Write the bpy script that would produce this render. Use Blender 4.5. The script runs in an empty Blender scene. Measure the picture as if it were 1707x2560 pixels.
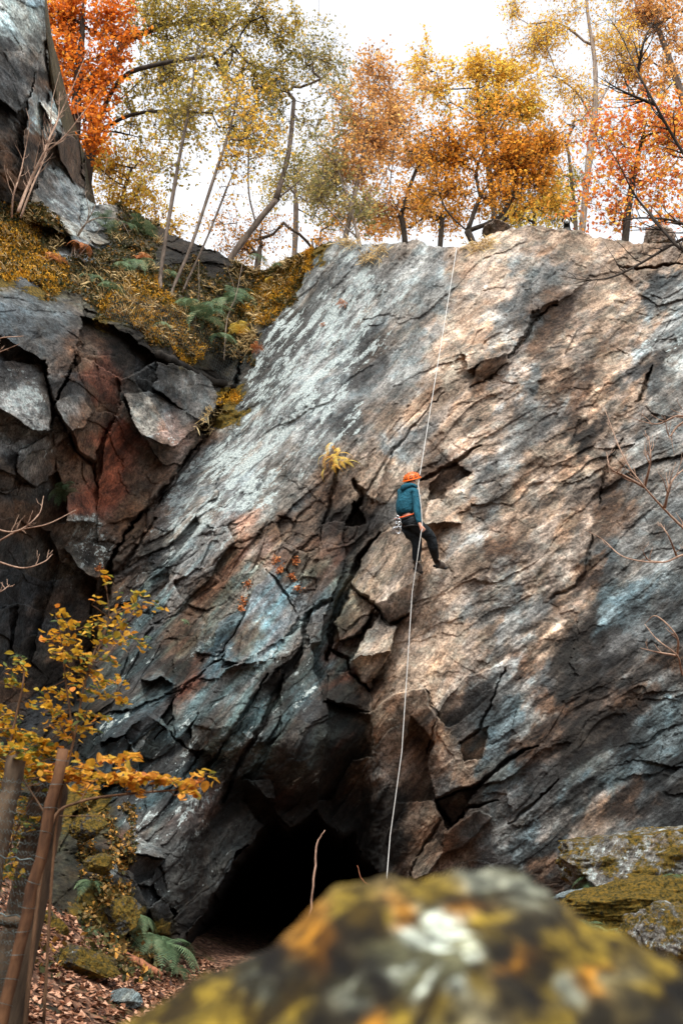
import bpy, math, random
import numpy as np
from math import radians, sin, cos, pi
from mathutils import Vector, Matrix
random.seed(7); RNG = np.random.default_rng(7)
sc = bpy.context.scene
COL = sc.collection

# ------------------------------------------------------------------ camera, sky, sun, exposure
CZ, PITCH, ROLL, FPX = 1.4, radians(22), radians(8), 2560*35/36
_r = np.array([1., 0, 0]); _u = np.array([0, -sin(PITCH), cos(PITCH)])
FW = np.array([0, cos(PITCH), sin(PITCH)])
RT = _r*cos(ROLL)+_u*sin(ROLL); UP = -_r*sin(ROLL)+_u*cos(ROLL); CC = np.array([0, 0, CZ])
cd = bpy.data.cameras.new('camera'); cam = bpy.data.objects.new('camera', cd); COL.objects.link(cam)
cam.matrix_world = Matrix([[RT[0], UP[0], -FW[0], 0], [RT[1], UP[1], -FW[1], 0], [RT[2], UP[2], -FW[2], CZ], [0, 0, 0, 1]])
cd.sensor_fit = 'VERTICAL'; cd.sensor_height = 36; cd.sensor_width = 24; cd.lens = 35
cd.clip_start = 0.05; cd.clip_end = 2000
cd.dof.use_dof = True; cd.dof.focus_distance = 17.0; cd.dof.aperture_fstop = 3.1
sc.camera = cam
wd = bpy.data.worlds.new("World"); sc.world = wd; wd.use_nodes = True
wn = wd.node_tree.nodes; wl = wd.node_tree.links
SUN_EL, SUN_ROT = radians(58), radians(200)      # high, behind and right of the camera
sky = wn.new('ShaderNodeTexSky'); sky.sky_type = 'NISHITA'; sky.sun_disc = False
sky.sun_elevation = SUN_EL; sky.sun_rotation = SUN_ROT; sky.dust_density = 1.0; sky.air_density = 1.0
hs = wn.new('ShaderNodeHueSaturation'); hs.inputs['Saturation'].default_value = 0.12
bg = wn['Background']; bg.inputs['Strength'].default_value = 0.15
wl.new(sky.outputs[0], hs.inputs['Color']); wl.new(hs.outputs[0], bg.inputs['Color'])
sd = bpy.data.lights.new('sun', 'SUN'); sd.energy = 1.5; sd.angle = radians(18); sd.color = (1, .94, .86)
so = bpy.data.objects.new('sun', sd); COL.objects.link(so)
_sd = Vector((sin(SUN_ROT)*cos(SUN_EL), cos(SUN_ROT)*cos(SUN_EL), sin(SUN_EL)))
so.rotation_euler = _sd.to_track_quat('Z', 'Y').to_euler()
sc.view_settings.view_transform = 'Standard'; sc.view_settings.look = 'None'
sc.view_settings.exposure = 1.65; sc.view_settings.gamma = 1

# ------------------------------------------------------------------ helpers
def W3(x, y, Y):
    """world point seen at photo pixel (x,y) (1707x2560) standing at world depth Y"""
    x = np.asarray(x, float); y = np.asarray(y, float); Y = np.asarray(Y, float)
    d = RT*((x-853.5)/FPX)[..., None]+UP*((1280-y)/FPX)[..., None]+FW
    return CC+d*((Y)/d[..., 1])[..., None]
def mpp(Y): return Y/cos(PITCH)/FPX              # metres per photo pixel about depth Y
def tag(o, label=None, cat=None, group=None, kind=None):
    if label: o['label'] = label
    if cat: o['category'] = cat
    if group: o['group'] = group
    if kind: o['kind'] = kind
    return o
def empty(name, loc, label=None, cat=None, group=None):
    o = bpy.data.objects.new(name, None); COL.objects.link(o); o.location = [float(v) for v in loc]; o.empty_display_size = .1
    return tag(o, label, cat, group)
def link(name, me, parent=None, mat=None):
    o = bpy.data.objects.new(name, me); COL.objects.link(o)
    if mat is not None and not me.materials: me.materials.append(mat)
    if parent is not None:
        o.parent = parent; o.matrix_parent_inverse = Matrix.Translation(parent.location).inverted()
    return o
def npmesh(name, V, Fq, smooth=True):
    """V (n,3); Fq (m,3) or (m,4) or list of such arrays"""
    Fs = Fq if isinstance(Fq, list) else [Fq]
    me = bpy.data.meshes.new(name); V = np.ascontiguousarray(V, dtype=np.float32)
    me.vertices.add(len(V)); me.vertices.foreach_set('co', V.ravel())
    idx = np.concatenate([f.ravel() for f in Fs]).astype(np.int32)
    tot = np.concatenate([np.full(len(f), f.shape[1], np.int32) for f in Fs])
    st = np.concatenate([[0], np.cumsum(tot)[:-1]]).astype(np.int32)
    me.loops.add(len(idx)); me.loops.foreach_set('vertex_index', idx)
    me.polygons.add(len(tot)); me.polygons.foreach_set('loop_start', st)
    me.polygons.foreach_set('use_smooth', np.full(len(tot), smooth, bool))
    me.update(calc_edges=True); return me
def vattr(me, name, a, dom='POINT'):
    a = np.asarray(a, np.float32)
    if a.ndim == 1:
        at = me.attributes.new(name, 'FLOAT', dom); at.data.foreach_set('value', a)
    else:
        at = me.attributes.new(name, 'FLOAT_COLOR', dom)
        c = np.ones((len(a), 4), np.float32); c[:, :3] = a; at.data.foreach_set('color', c.ravel())
def hsh(*k):
    h = np.zeros(np.broadcast(*k).shape, np.uint32)
    for i, a in enumerate(k):
        h = (h ^ (np.asarray(a).astype(np.int64).astype(np.uint32)*np.uint32([0x9E3779B1, 0x85EBCA6B, 0xC2B2AE35, 0x27D4EB2F][i % 4])))
        h = (h ^ (h >> np.uint32(15)))*np.uint32(0x2C1B3C6D); h = h ^ (h >> np.uint32(13))
    return (h & np.uint32(0xFFFFFF)).astype(np.float64)/0xFFFFFF
_rg = np.random.default_rng(99); _PM = np.tile(_rg.permutation(4096), 2).astype(np.int32)
_g = _rg.normal(size=(4096, 3)); _GR = (_g/np.linalg.norm(_g, axis=1, keepdims=True)).astype(np.float32)
def noise(x, y, z, seed=0):
    x = np.asarray(x, np.float32); y = np.asarray(y, np.float32)+x*0; z = np.asarray(z, np.float32)+x*0; x = x+y*0
    fl = [np.floor(v) for v in (x, y, z)]; fx, fy, fz = x-fl[0], y-fl[1], z-fl[2]; xi, yi, zi = [v.astype(np.int32)+seed*(7, 13, 29)[i] for i, v in enumerate(fl)]
    u = fx*fx*(3-2*fx); v = fy*fy*(3-2*fy); w = fz*fz*(3-2*fz); r = 0
    for dx in (0, 1):
        a = _PM[(xi+dx) & 4095]; wx_ = u if dx else 1-u
        for dy in (0, 1):
            b = _PM[a+((yi+dy) & 4095)]; wy_ = wx_*(v if dy else 1-v)
            for dz in (0, 1):
                g = _GR[_PM[b+((zi+dz) & 4095)]]
                r = r+(g[..., 0]*(fx-dx)+g[..., 1]*(fy-dy)+g[..., 2]*(fz-dz))*(wy_*(w if dz else 1-w))
    return r*1.6
def fbm(x, y, z, o=4, seed=0, g=.5):
    r = 0; a = 1; f = 1
    for i in range(o):
        r = r+a*noise(x*f, y*f, z*f, seed+i*17); a *= g; f *= 2.03
    return r
def ridge(x, y, z, o=3, seed=0):
    r = 0; a = 1; f = 1
    for i in range(o):
        r = r+a*(1-2*np.abs(noise(x*f, y*f, z*f, seed+i*31))); a *= .5; f *= 2.1
    return r/1.75
def facets(s, n, seed, jit=.9):
    """planar voronoi facets: (height, edge distance, id)"""
    si = np.floor(s); ni = np.floor(n)
    b1 = np.full(s.shape, 9.); b2 = b1.copy(); H = np.zeros(s.shape); I = np.zeros(s.shape)
    for ds in (-1, 0, 1):
        for dn in (-1, 0, 1):
            cs = si+ds; cn = ni+dn; q = cs*0+seed
            ps = cs+.5+jit*(hsh(cs, cn, q)-.5); pn = cn+.5+jit*(hsh(cs, cn, q+1)-.5)
            d = (s-ps)**2+(n-pn)**2
            h = (hsh(cs, cn, q+2)-.5)*1.2+(hsh(cs, cn, q+3)-.5)*2.2*(s-ps)+(hsh(cs, cn, q+4)-.5)*2.2*(n-pn)
            c = d < b1; b2 = np.where(c, b1, np.minimum(b2, d)); b1 = np.where(c, d, b1)
            H = np.where(c, h, H); I = np.where(c, hsh(cs, cn, q+5), I)
    return H, np.sqrt(b2)-np.sqrt(b1), I
def sst(a, b, x): t = np.clip((x-a)/(b-a), 0, 1); return t*t*(3-2*t)
def tubes(E, sides=5, caps=False):
    """E rows: x0 y0 z0 x1 y1 z1 r0 r1 -> one frustum each"""
    E = np.asarray(E, float); a = E[:, :3]; b = E[:, 3:6]; d = b-a; L = np.linalg.norm(d, axis=1, keepdims=True)+1e-9; d = d/L
    t = np.where(np.abs(d[:, 2:3]) < .8, np.array([[0, 0, 1.]]), np.array([[1., 0, 0]]))
    u = np.cross(d, t); u /= np.linalg.norm(u, axis=1, keepdims=True); v = np.cross(d, u)
    an = np.arange(sides)*2*pi/sides; R = (np.cos(an)[None, :, None]*u[:, None]+np.sin(an)[None, :, None]*v[:, None])
    V0 = a[:, None]-d[:, None]*E[:, 6, None, None]*.3+R*E[:, 6, None, None]; V1 = b[:, None]+d[:, None]*E[:, 7, None, None]*.3+R*E[:, 7, None, None]
    V = np.concatenate([V0, V1], 1).reshape(-1, 3); k = np.arange(sides); k2 = (k+1) % sides
    Q = np.stack([k, k2, k2+sides, k+sides], 1)[None]+(np.arange(len(E))*2*sides)[:, None, None]
    Fs = [Q.reshape(-1, 4)]
    if caps:
        T0 = k[::-1][None]+(np.arange(len(E))*2*sides)[:, None]; T1 = (k+sides)[None]+(np.arange(len(E))*2*sides)[:, None]
        Fs += [T0, T1]
    return V, Fs
def sweep(P, r, sides=8, cap=True):
    """one continuous tube through the points P with radii r"""
    P = np.asarray(P, float); n = len(P); r = np.broadcast_to(np.asarray(r, float), (n,))
    T = np.gradient(P, axis=0); T /= np.linalg.norm(T, axis=1, keepdims=True)+1e-9
    t = np.array([0, 0, 1.]) if abs(T[0, 2]) < .8 else np.array([1., 0, 0]); u = np.cross(T[0], t); U_ = []
    for i in range(n):
        u = u-T[i]*(u@T[i]); u /= np.linalg.norm(u); U_.append(u)
    U_ = np.array(U_); Vv = np.cross(T, U_); an = np.arange(sides)*2*pi/sides
    V = (P[:, None]+r[:, None, None]*(np.cos(an)[None, :, None]*U_[:, None]+np.sin(an)[None, :, None]*Vv[:, None])).reshape(-1, 3)
    k = np.arange(sides); k2 = (k+1) % sides
    Q = (np.stack([k, k2, k2+sides, k+sides], 1)[None]+(np.arange(n-1)*sides)[:, None, None]).reshape(-1, 4)
    Fs = [Q]
    if cap: Fs += [k[::-1][None], (k+(n-1)*sides)[None]]
    return V, Fs
def join(parts):
    Vs = []; Fs = {}; o = 0
    for V, F in parts:
        Vs.append(V)
        for f in (F if isinstance(F, list) else [F]): Fs.setdefault(f.shape[1], []).append(f+o)
        o += len(V)
    return np.concatenate(Vs), [np.concatenate(v) for v in Fs.values()]
def smoothpath(P, m=6):
    P = np.asarray(P, float); Q = np.vstack([2*P[0]-P[1], P, 2*P[-1]-P[-2]]); out = []
    for i in range(1, len(Q)-2):
        for t in np.arange(m)/m:
            out.append(.5*((2*Q[i])+(-Q[i-1]+Q[i+1])*t+(2*Q[i-1]-5*Q[i]+4*Q[i+1]-Q[i+2])*t*t+(-Q[i-1]+3*Q[i]-3*Q[i+1]+Q[i+2])*t**3))
    out.append(P[-1]); return np.array(out)

# ------------------------------------------------------------------ materials
def newmat(name, rough=.9):
    m = bpy.data.materials.new(name); m.use_nodes = True; nt = m.node_tree
    b = nt.nodes['Principled BSDF']; b.inputs['Roughness'].default_value = rough; b.inputs['Specular IOR Level'].default_value = .25
    return m, nt, b
def N(nt, t, **k):
    n = nt.nodes.new(t)
    for a, v in k.items():
        if a in n.inputs: n.inputs[a].default_value = v
        else: setattr(n, a, v)
    return n
def L(nt, a, b): nt.links.new(a, b)
def ramp(nt, src, stops):
    r = nt.nodes.new('ShaderNodeValToRGB'); cr = r.color_ramp
    while len(cr.elements) < len(stops): cr.elements.new(.5)
    for e, (p, c) in zip(cr.elements, stops):
        e.position = p; e.color = (*c, 1) if not isinstance(c, (int, float)) else (c, c, c, 1)
    if src is not None: L(nt, src, r.inputs[0])
    return r
def mixc(nt, fac, a, b, bt='MIX'):
    m = nt.nodes.new('ShaderNodeMix'); m.data_type = 'RGBA'; m.blend_type = bt
    for i, v in ((0, fac), (6, a), (7, b)):
        if hasattr(v, 'is_linked') or hasattr(v, 'links'): L(nt, v, m.inputs[i])
        else: m.inputs[i].default_value = (*v, 1) if isinstance(v, tuple) else v
    return m.outputs[2]
def math_(nt, op, a, b=0., c=None):
    m = nt.nodes.new('ShaderNodeMath'); m.operation = op
    for i, v in enumerate((a, b, c)):
        if v is None: continue
        if hasattr(v, 'links'): L(nt, v, m.inputs[i])
        else: m.inputs[i].default_value = v
    return m.outputs[0]
def nz(nt, vec, scale, det=4., rough=.6, dist=0.):
    n = N(nt, 'ShaderNodeTexNoise', Scale=scale, Detail=det, Roughness=rough, Distortion=dist); L(nt, vec, n.inputs['Vector']); return n.outputs[0]
def rock_material(name, base=None, lich=None, moss=None, grain=(60, 42), scale=1.):
    """weathered slate: hue comes from the 'Col' attribute (or base), lichen and moss amounts from attributes"""
    m, nt, b = newmat(name, .82)
    tc = nt.nodes.new('ShaderNodeTexCoord').outputs['Object']
    def att(n, v):
        if v is not None:
            q = nt.nodes.new('ShaderNodeValue'); q.outputs[0].default_value = v; return q.outputs[0]
        a = nt.nodes.new('ShaderNodeAttribute'); a.attribute_name = n; return a.outputs['Fac']
    def gv(deg):
        mp = nt.nodes.new('ShaderNodeMapping'); mp.vector_type = 'POINT'; L(nt, tc, mp.inputs[0])
        mp.inputs['Rotation'].default_value = (0, radians(deg), 0)      # +x now runs along the grain
        mp2 = nt.nodes.new('ShaderNodeMapping'); L(nt, mp.outputs[0], mp2.inputs[0]); mp2.inputs['Scale'].default_value = (.34*scale, .6*scale, 1.*scale)
        return mp2.outputs[0]
    gA, gB = gv(grain[0]), gv(grain[1])
    gb = att('gb', None if base is None else 0.)
    def gn(s, det, r, dist=0.):
        mx = nt.nodes.new('ShaderNodeMix'); mx.data_type = 'FLOAT'; L(nt, gb, mx.inputs[0])
        L(nt, nz(nt, gA, s, det, r, dist), mx.inputs[2]); L(nt, nz(nt, gB, s, det, r, dist), mx.inputs[3]); return mx.outputs[0]
    big = gn(1.6, 5., .6, .6); mid = gn(7., 6., .68, .5); isof = nz(nt, tc, 24*scale, 5., .72); fine = math_(nt, 'ADD', math_(nt, 'MULTIPLY', gn(22., 5., .7, .3), .5), math_(nt, 'MULTIPLY', isof, .5))
    iso = nz(nt, tc, 3.1*scale, 6., .62)
    if base is None:
        a = nt.nodes.new('ShaderNodeAttribute'); a.attribute_name = 'Col'; c = a.outputs['Color']
    else:
        c = mixc(nt, ramp(nt, iso, [(.4, 0.), (.62, 1.)]).outputs[0], base[0], base[1])
    # brightness break-up along the grain
    c = mixc(nt, 1., c, ramp(nt, big, [(.34, .55), (.5, 1.), (.66, 1.4)]).outputs[0], 'MULTIPLY')
    c = mixc(nt, 1., c, ramp(nt, mid, [(.34, .38), (.47, .95), (.64, 1.5)]).outputs[0], 'MULTIPLY')
    c = mixc(nt, 1., c, ramp(nt, fine, [(.38, .36), (.5, 1.), (.62, 1.7)]).outputs[0], 'MULTIPLY')
    # cool grey and warm brown drift
    c = mixc(nt, math_(nt, 'MULTIPLY', ramp(nt, iso, [(.5, 0.), (.6, 1.)]).outputs[0], .6), c, mixc(nt, 1., c, (.80, .98, 1.06), 'MULTIPLY'))
    c = mixc(nt, math_(nt, 'MULTIPLY', ramp(nt, nz(nt, gA, 2.3, 5., .6), [(.52, 0.), (.64, 1.)]).outputs[0], .55), c, mixc(nt, 1., c, (1.15, .86, .66), 'MULTIPLY'))
    # lichen crust: blotches drawn out along the grain plus small round spots
    la = att('lich', lich)
    thr = math_(nt, 'SUBTRACT', .76, math_(nt, 'MULTIPLY', la, .285))
    bl = math_(nt, 'MULTIPLY', math_(nt, 'SUBTRACT', math_(nt, 'ADD', math_(nt, 'MULTIPLY', mid, .55), math_(nt, 'MULTIPLY', gn(17., 4., .65, .8), .55)), thr), 22.)
    blc = nt.nodes.new('ShaderNodeClamp'); L(nt, bl, blc.inputs[0])
    vo = N(nt, 'ShaderNodeTexVoronoi', Scale=17.*scale); vo.inputs['Randomness'].default_value = 1.
    mpv = nt.nodes.new('ShaderNodeMapping'); L(nt, gA, mpv.inputs[0]); mpv.inputs['Scale'].default_value = (2.4, 2., 1.); L(nt, mpv.outputs[0], vo.inputs['Vector'])
    sp = math_(nt, 'LESS_THAN', math_(nt, 'ADD', vo.outputs['Distance'], math_(nt, 'MULTIPLY', isof, .35)), math_(nt, 'MULTIPLY_ADD', la, .26, .17))
    selh = nt.nodes.new('ShaderNodeSeparateColor'); L(nt, vo.outputs['Color'], selh.inputs[0])
    sp = math_(nt, 'MULTIPLY', sp, math_(nt, 'LESS_THAN', selh.outputs[0], math_(nt, 'MULTIPLY', la, .9)))
    lf = math_(nt, 'MAXIMUM', blc.outputs[0], sp)
    lc = mixc(nt, ramp(nt, isof, [(.4, 0.), (.6, 1.)]).outputs[0], (.20, .245, .245), (.47, .53, .515))
    c = mixc(nt, math_(nt, 'MULTIPLY', lf, .9), c, lc)
    # moss
    ma = att('moss', moss)
    mf = math_(nt, 'MULTIPLY', math_(nt, 'SUBTRACT', math_(nt, 'ADD', math_(nt, 'ADD', math_(nt, 'MULTIPLY', nz(nt, tc, 2.6*scale, 4., .6), .6), math_(nt, 'MULTIPLY', nz(nt, tc, 11*scale, 5., .7), .4)), math_(nt, 'MULTIPLY', ma, .75)), .88), 12.)
    mfc = nt.nodes.new('ShaderNodeClamp'); L(nt, mf, mfc.inputs[0])
    mc = ramp(nt, nz(nt, tc, 14*scale, 5., .75), [(.34, (.012, .010, .004)), (.46, (.09, .07, .009)), (.56, (.21, .13, .016)), (.68, (.32, .185, .022))]).outputs[0]
    c = mixc(nt, mfc.outputs[0], c, mc)
    L(nt, c, b.inputs['Base Color'])
    h = math_(nt, 'ADD', math_(nt, 'MULTIPLY', mid, .6), math_(nt, 'ADD', math_(nt, 'MULTIPLY', fine, .28), math_(nt, 'MULTIPLY', isof, .22)))
    h = math_(nt, 'ADD', h, math_(nt, 'MULTIPLY', mfc.outputs[0], math_(nt, 'MULTIPLY', nz(nt, tc, 60*scale, 3., .8), .9)))
    bp = N(nt, 'ShaderNodeBump', Strength=1., Distance=.085/scale); L(nt, h, bp.inputs['Height']); L(nt, bp.outputs[0], b.inputs['Normal'])
    return m
def leaf_material(name, stops, trans=.45, attr='rnd'):
    m, nt, b = newmat(name, .6); a = nt.nodes.new('ShaderNodeAttribute'); a.attribute_name = attr
    r = ramp(nt, a.outputs['Fac'], stops); tc = nt.nodes.new('ShaderNodeTexCoord').outputs['Object']
    c = mixc(nt, 1., r.outputs[0], ramp(nt, nz(nt, tc, 30., 2.), [(.3, .7), (.7, 1.2)]).outputs[0], 'MULTIPLY')
    L(nt, c, b.inputs['Base Color'])
    t = nt.nodes.new('ShaderNodeBsdfTranslucent'); L(nt, c, t.inputs['Color'])
    mx = nt.nodes.new('ShaderNodeMixShader'); mx.inputs[0].default_value = trans
    L(nt, b.outputs[0], mx.inputs[1]); L(nt, t.outputs[0], mx.inputs[2]); L(nt, mx.outputs[0], nt.nodes['Material Output'].inputs[0]); return m
def bark_material(name, c0, c1, sc_=14., rough=.9):
    m, nt, b = newmat(name, rough); tc = nt.nodes.new('ShaderNodeTexCoord').outputs['Object']
    mp = nt.nodes.new('ShaderNodeMapping'); L(nt, tc, mp.inputs[0]); mp.inputs['Scale'].default_value = (1, 1, .25)
    f = nz(nt, mp.outputs[0], sc_, 6., .7)
    L(nt, mixc(nt, ramp(nt, f, [(.36, 0.), (.62, 1.)]).outputs[0], c0, c1), b.inputs['Base Color'])
    bp = N(nt, 'ShaderNodeBump', Strength=.7, Distance=.02); L(nt, f, bp.inputs['Height']); L(nt, bp.outputs[0], b.inputs['Normal']); return m
def plain(name, col, rough=.6, metal=0., var=.2, sc_=20.):
    m, nt, b = newmat(name, rough); tc = nt.nodes.new('ShaderNodeTexCoord').outputs['Object']
    lo = tuple(v*(1-var) for v in col); hi = tuple(min(1, v*(1+var)) for v in col)
    L(nt, mixc(nt, ramp(nt, nz(nt, tc, sc_, 4.), [(.35, 0.), (.65, 1.)]).outputs[0], lo, hi), b.inputs['Base Color'])
    b.inputs['Metallic'].default_value = metal; return m
# ------------------------------------------------------------------ the cliff
S_ = 1707/1568.
# base depth of the rock (photo px, world depth Y in metres)
DP = np.array([(660,760,20.2),(590,950,19.6),(500,1100,18.9),(430,1220,18.4),(270,1450,17.8),(200,1700,17.4),(150,1900,16.4),
(760,640,19.6),(850,640,18.9),(900,900,18.),(820,1150,17.3),(700,1300,17.1),(700,1000,18.4),(560,1250,17.6),
(1140,640,17.5),(1050,1000,16.9),(1040,1300,16.6),(1040,1480,16.3),(1000,1750,16.2),(960,1920,16.5),(1000,2150,17.0),(1000,2350,17.),
(1400,620,17.6),(1400,1000,16.7),(1400,1500,15.9),(1400,1900,15.4),(1400,2150,15.),(1400,2400,14.8),(1700,700,17.2),(1700,1200,16),(1700,1700,15),(1700,2200,14.2),(1900,1500,14),(1900,700,16.),(1900,2300,13.2),
(880,1350,17.2),(760,1500,17.),(640,1500,16.7),(600,1800,16.0),(760,1800,16.1),(850,1700,16.9),(700,1980,15.9),(500,1950,15.6),(450,1750,16.2),
(520,2080,15.5),(450,2250,15.1),(430,2380,15.),(420,2500,14.9),
(0,720,14.6),(200,800,16),(100,1100,15.2),(300,1050,17),(450,1000,18.4),(0,1300,15.0),(100,1500,17.0),(0,1600,16.4),(250,1780,16.2),(330,1950,15.6),(330,2150,14.8),(230,2150,13.9),(100,2200,12.8),(-200,2300,11.),(-200,1600,14.),(-200,1000,13.6),(-200,700,13.4),
(240,780,16.4),(430,880,18.0),(240,700,17.6),(400,720,18.9),(300,600,20),(550,700,20.6),(430,600,21.5),(640,690,22),(0,640,15.4),(0,540,16.4),(200,560,18.8),(-200,500,15.),
(0,0,15.6),(100,0,16.4),(-200,0,14.2),(0,300,15.9),(100,300,17.2),(160,360,18.3),(210,430,19.6),(150,500,18.3),(0,450,16.),
(800,300,21),(1400,300,19.5),(1800,300,18),
(200,2560,9.),(500,2700,8.),(1000,2700,9.)], float)
def rbf_fit(P, v, reg=.3):
    X = P/500.; d = np.linalg.norm(X[:, None]-X[None], axis=2); K = d**2*np.log(d+1e-9)+np.eye(len(P))*reg*.01
    A = np.block([[K, np.c_[np.ones(len(P)), X]], [np.c_[np.ones(len(P)), X].T, np.zeros((3, 3))]])
    return np.linalg.solve(A, np.r_[v, 0, 0, 0])
def rbf_eval(P, w, Q):
    X = P/500.; Q = Q/500.; out = np.zeros(len(Q))
    for i in range(0, len(Q), 40000):
        q = Q[i:i+40000]; d = np.linalg.norm(q[:, None]-X[None], axis=2); out[i:i+40000] = d**2*np.log(d+1e-9)@w[:len(P)]+w[-3]+q@w[-2:]
    return out
GX0, GY0, GS = -320, -220, 8.
gxs = np.arange(GX0, 2050, GS); gys = np.arange(GY0, 2780, GS); GXX, GYY = np.meshgrid(gxs, gys)
_w = rbf_fit(DP[:, :2], DP[:, 2]); DG = rbf_eval(DP[:, :2], _w, np.c_[GXX.ravel(), GYY.ravel()]).reshape(GXX.shape)
def samp(G, x, y):
    fx = np.clip((x-GX0)/GS, 0, G.shape[1]-1.001); fy = np.clip((y-GY0)/GS, 0, G.shape[0]-1.001)
    ix = fx.astype(int); iy = fy.astype(int); fx = fx-ix; fy = fy-iy
    if G.ndim == 3: fx = fx[..., None]; fy = fy[..., None]
    return (G[iy, ix]*(1-fx)+G[iy, ix+1]*fx)*(1-fy)+(G[iy+1, ix]*(1-fx)+G[iy+1, ix+1]*fx)*fy
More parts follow.
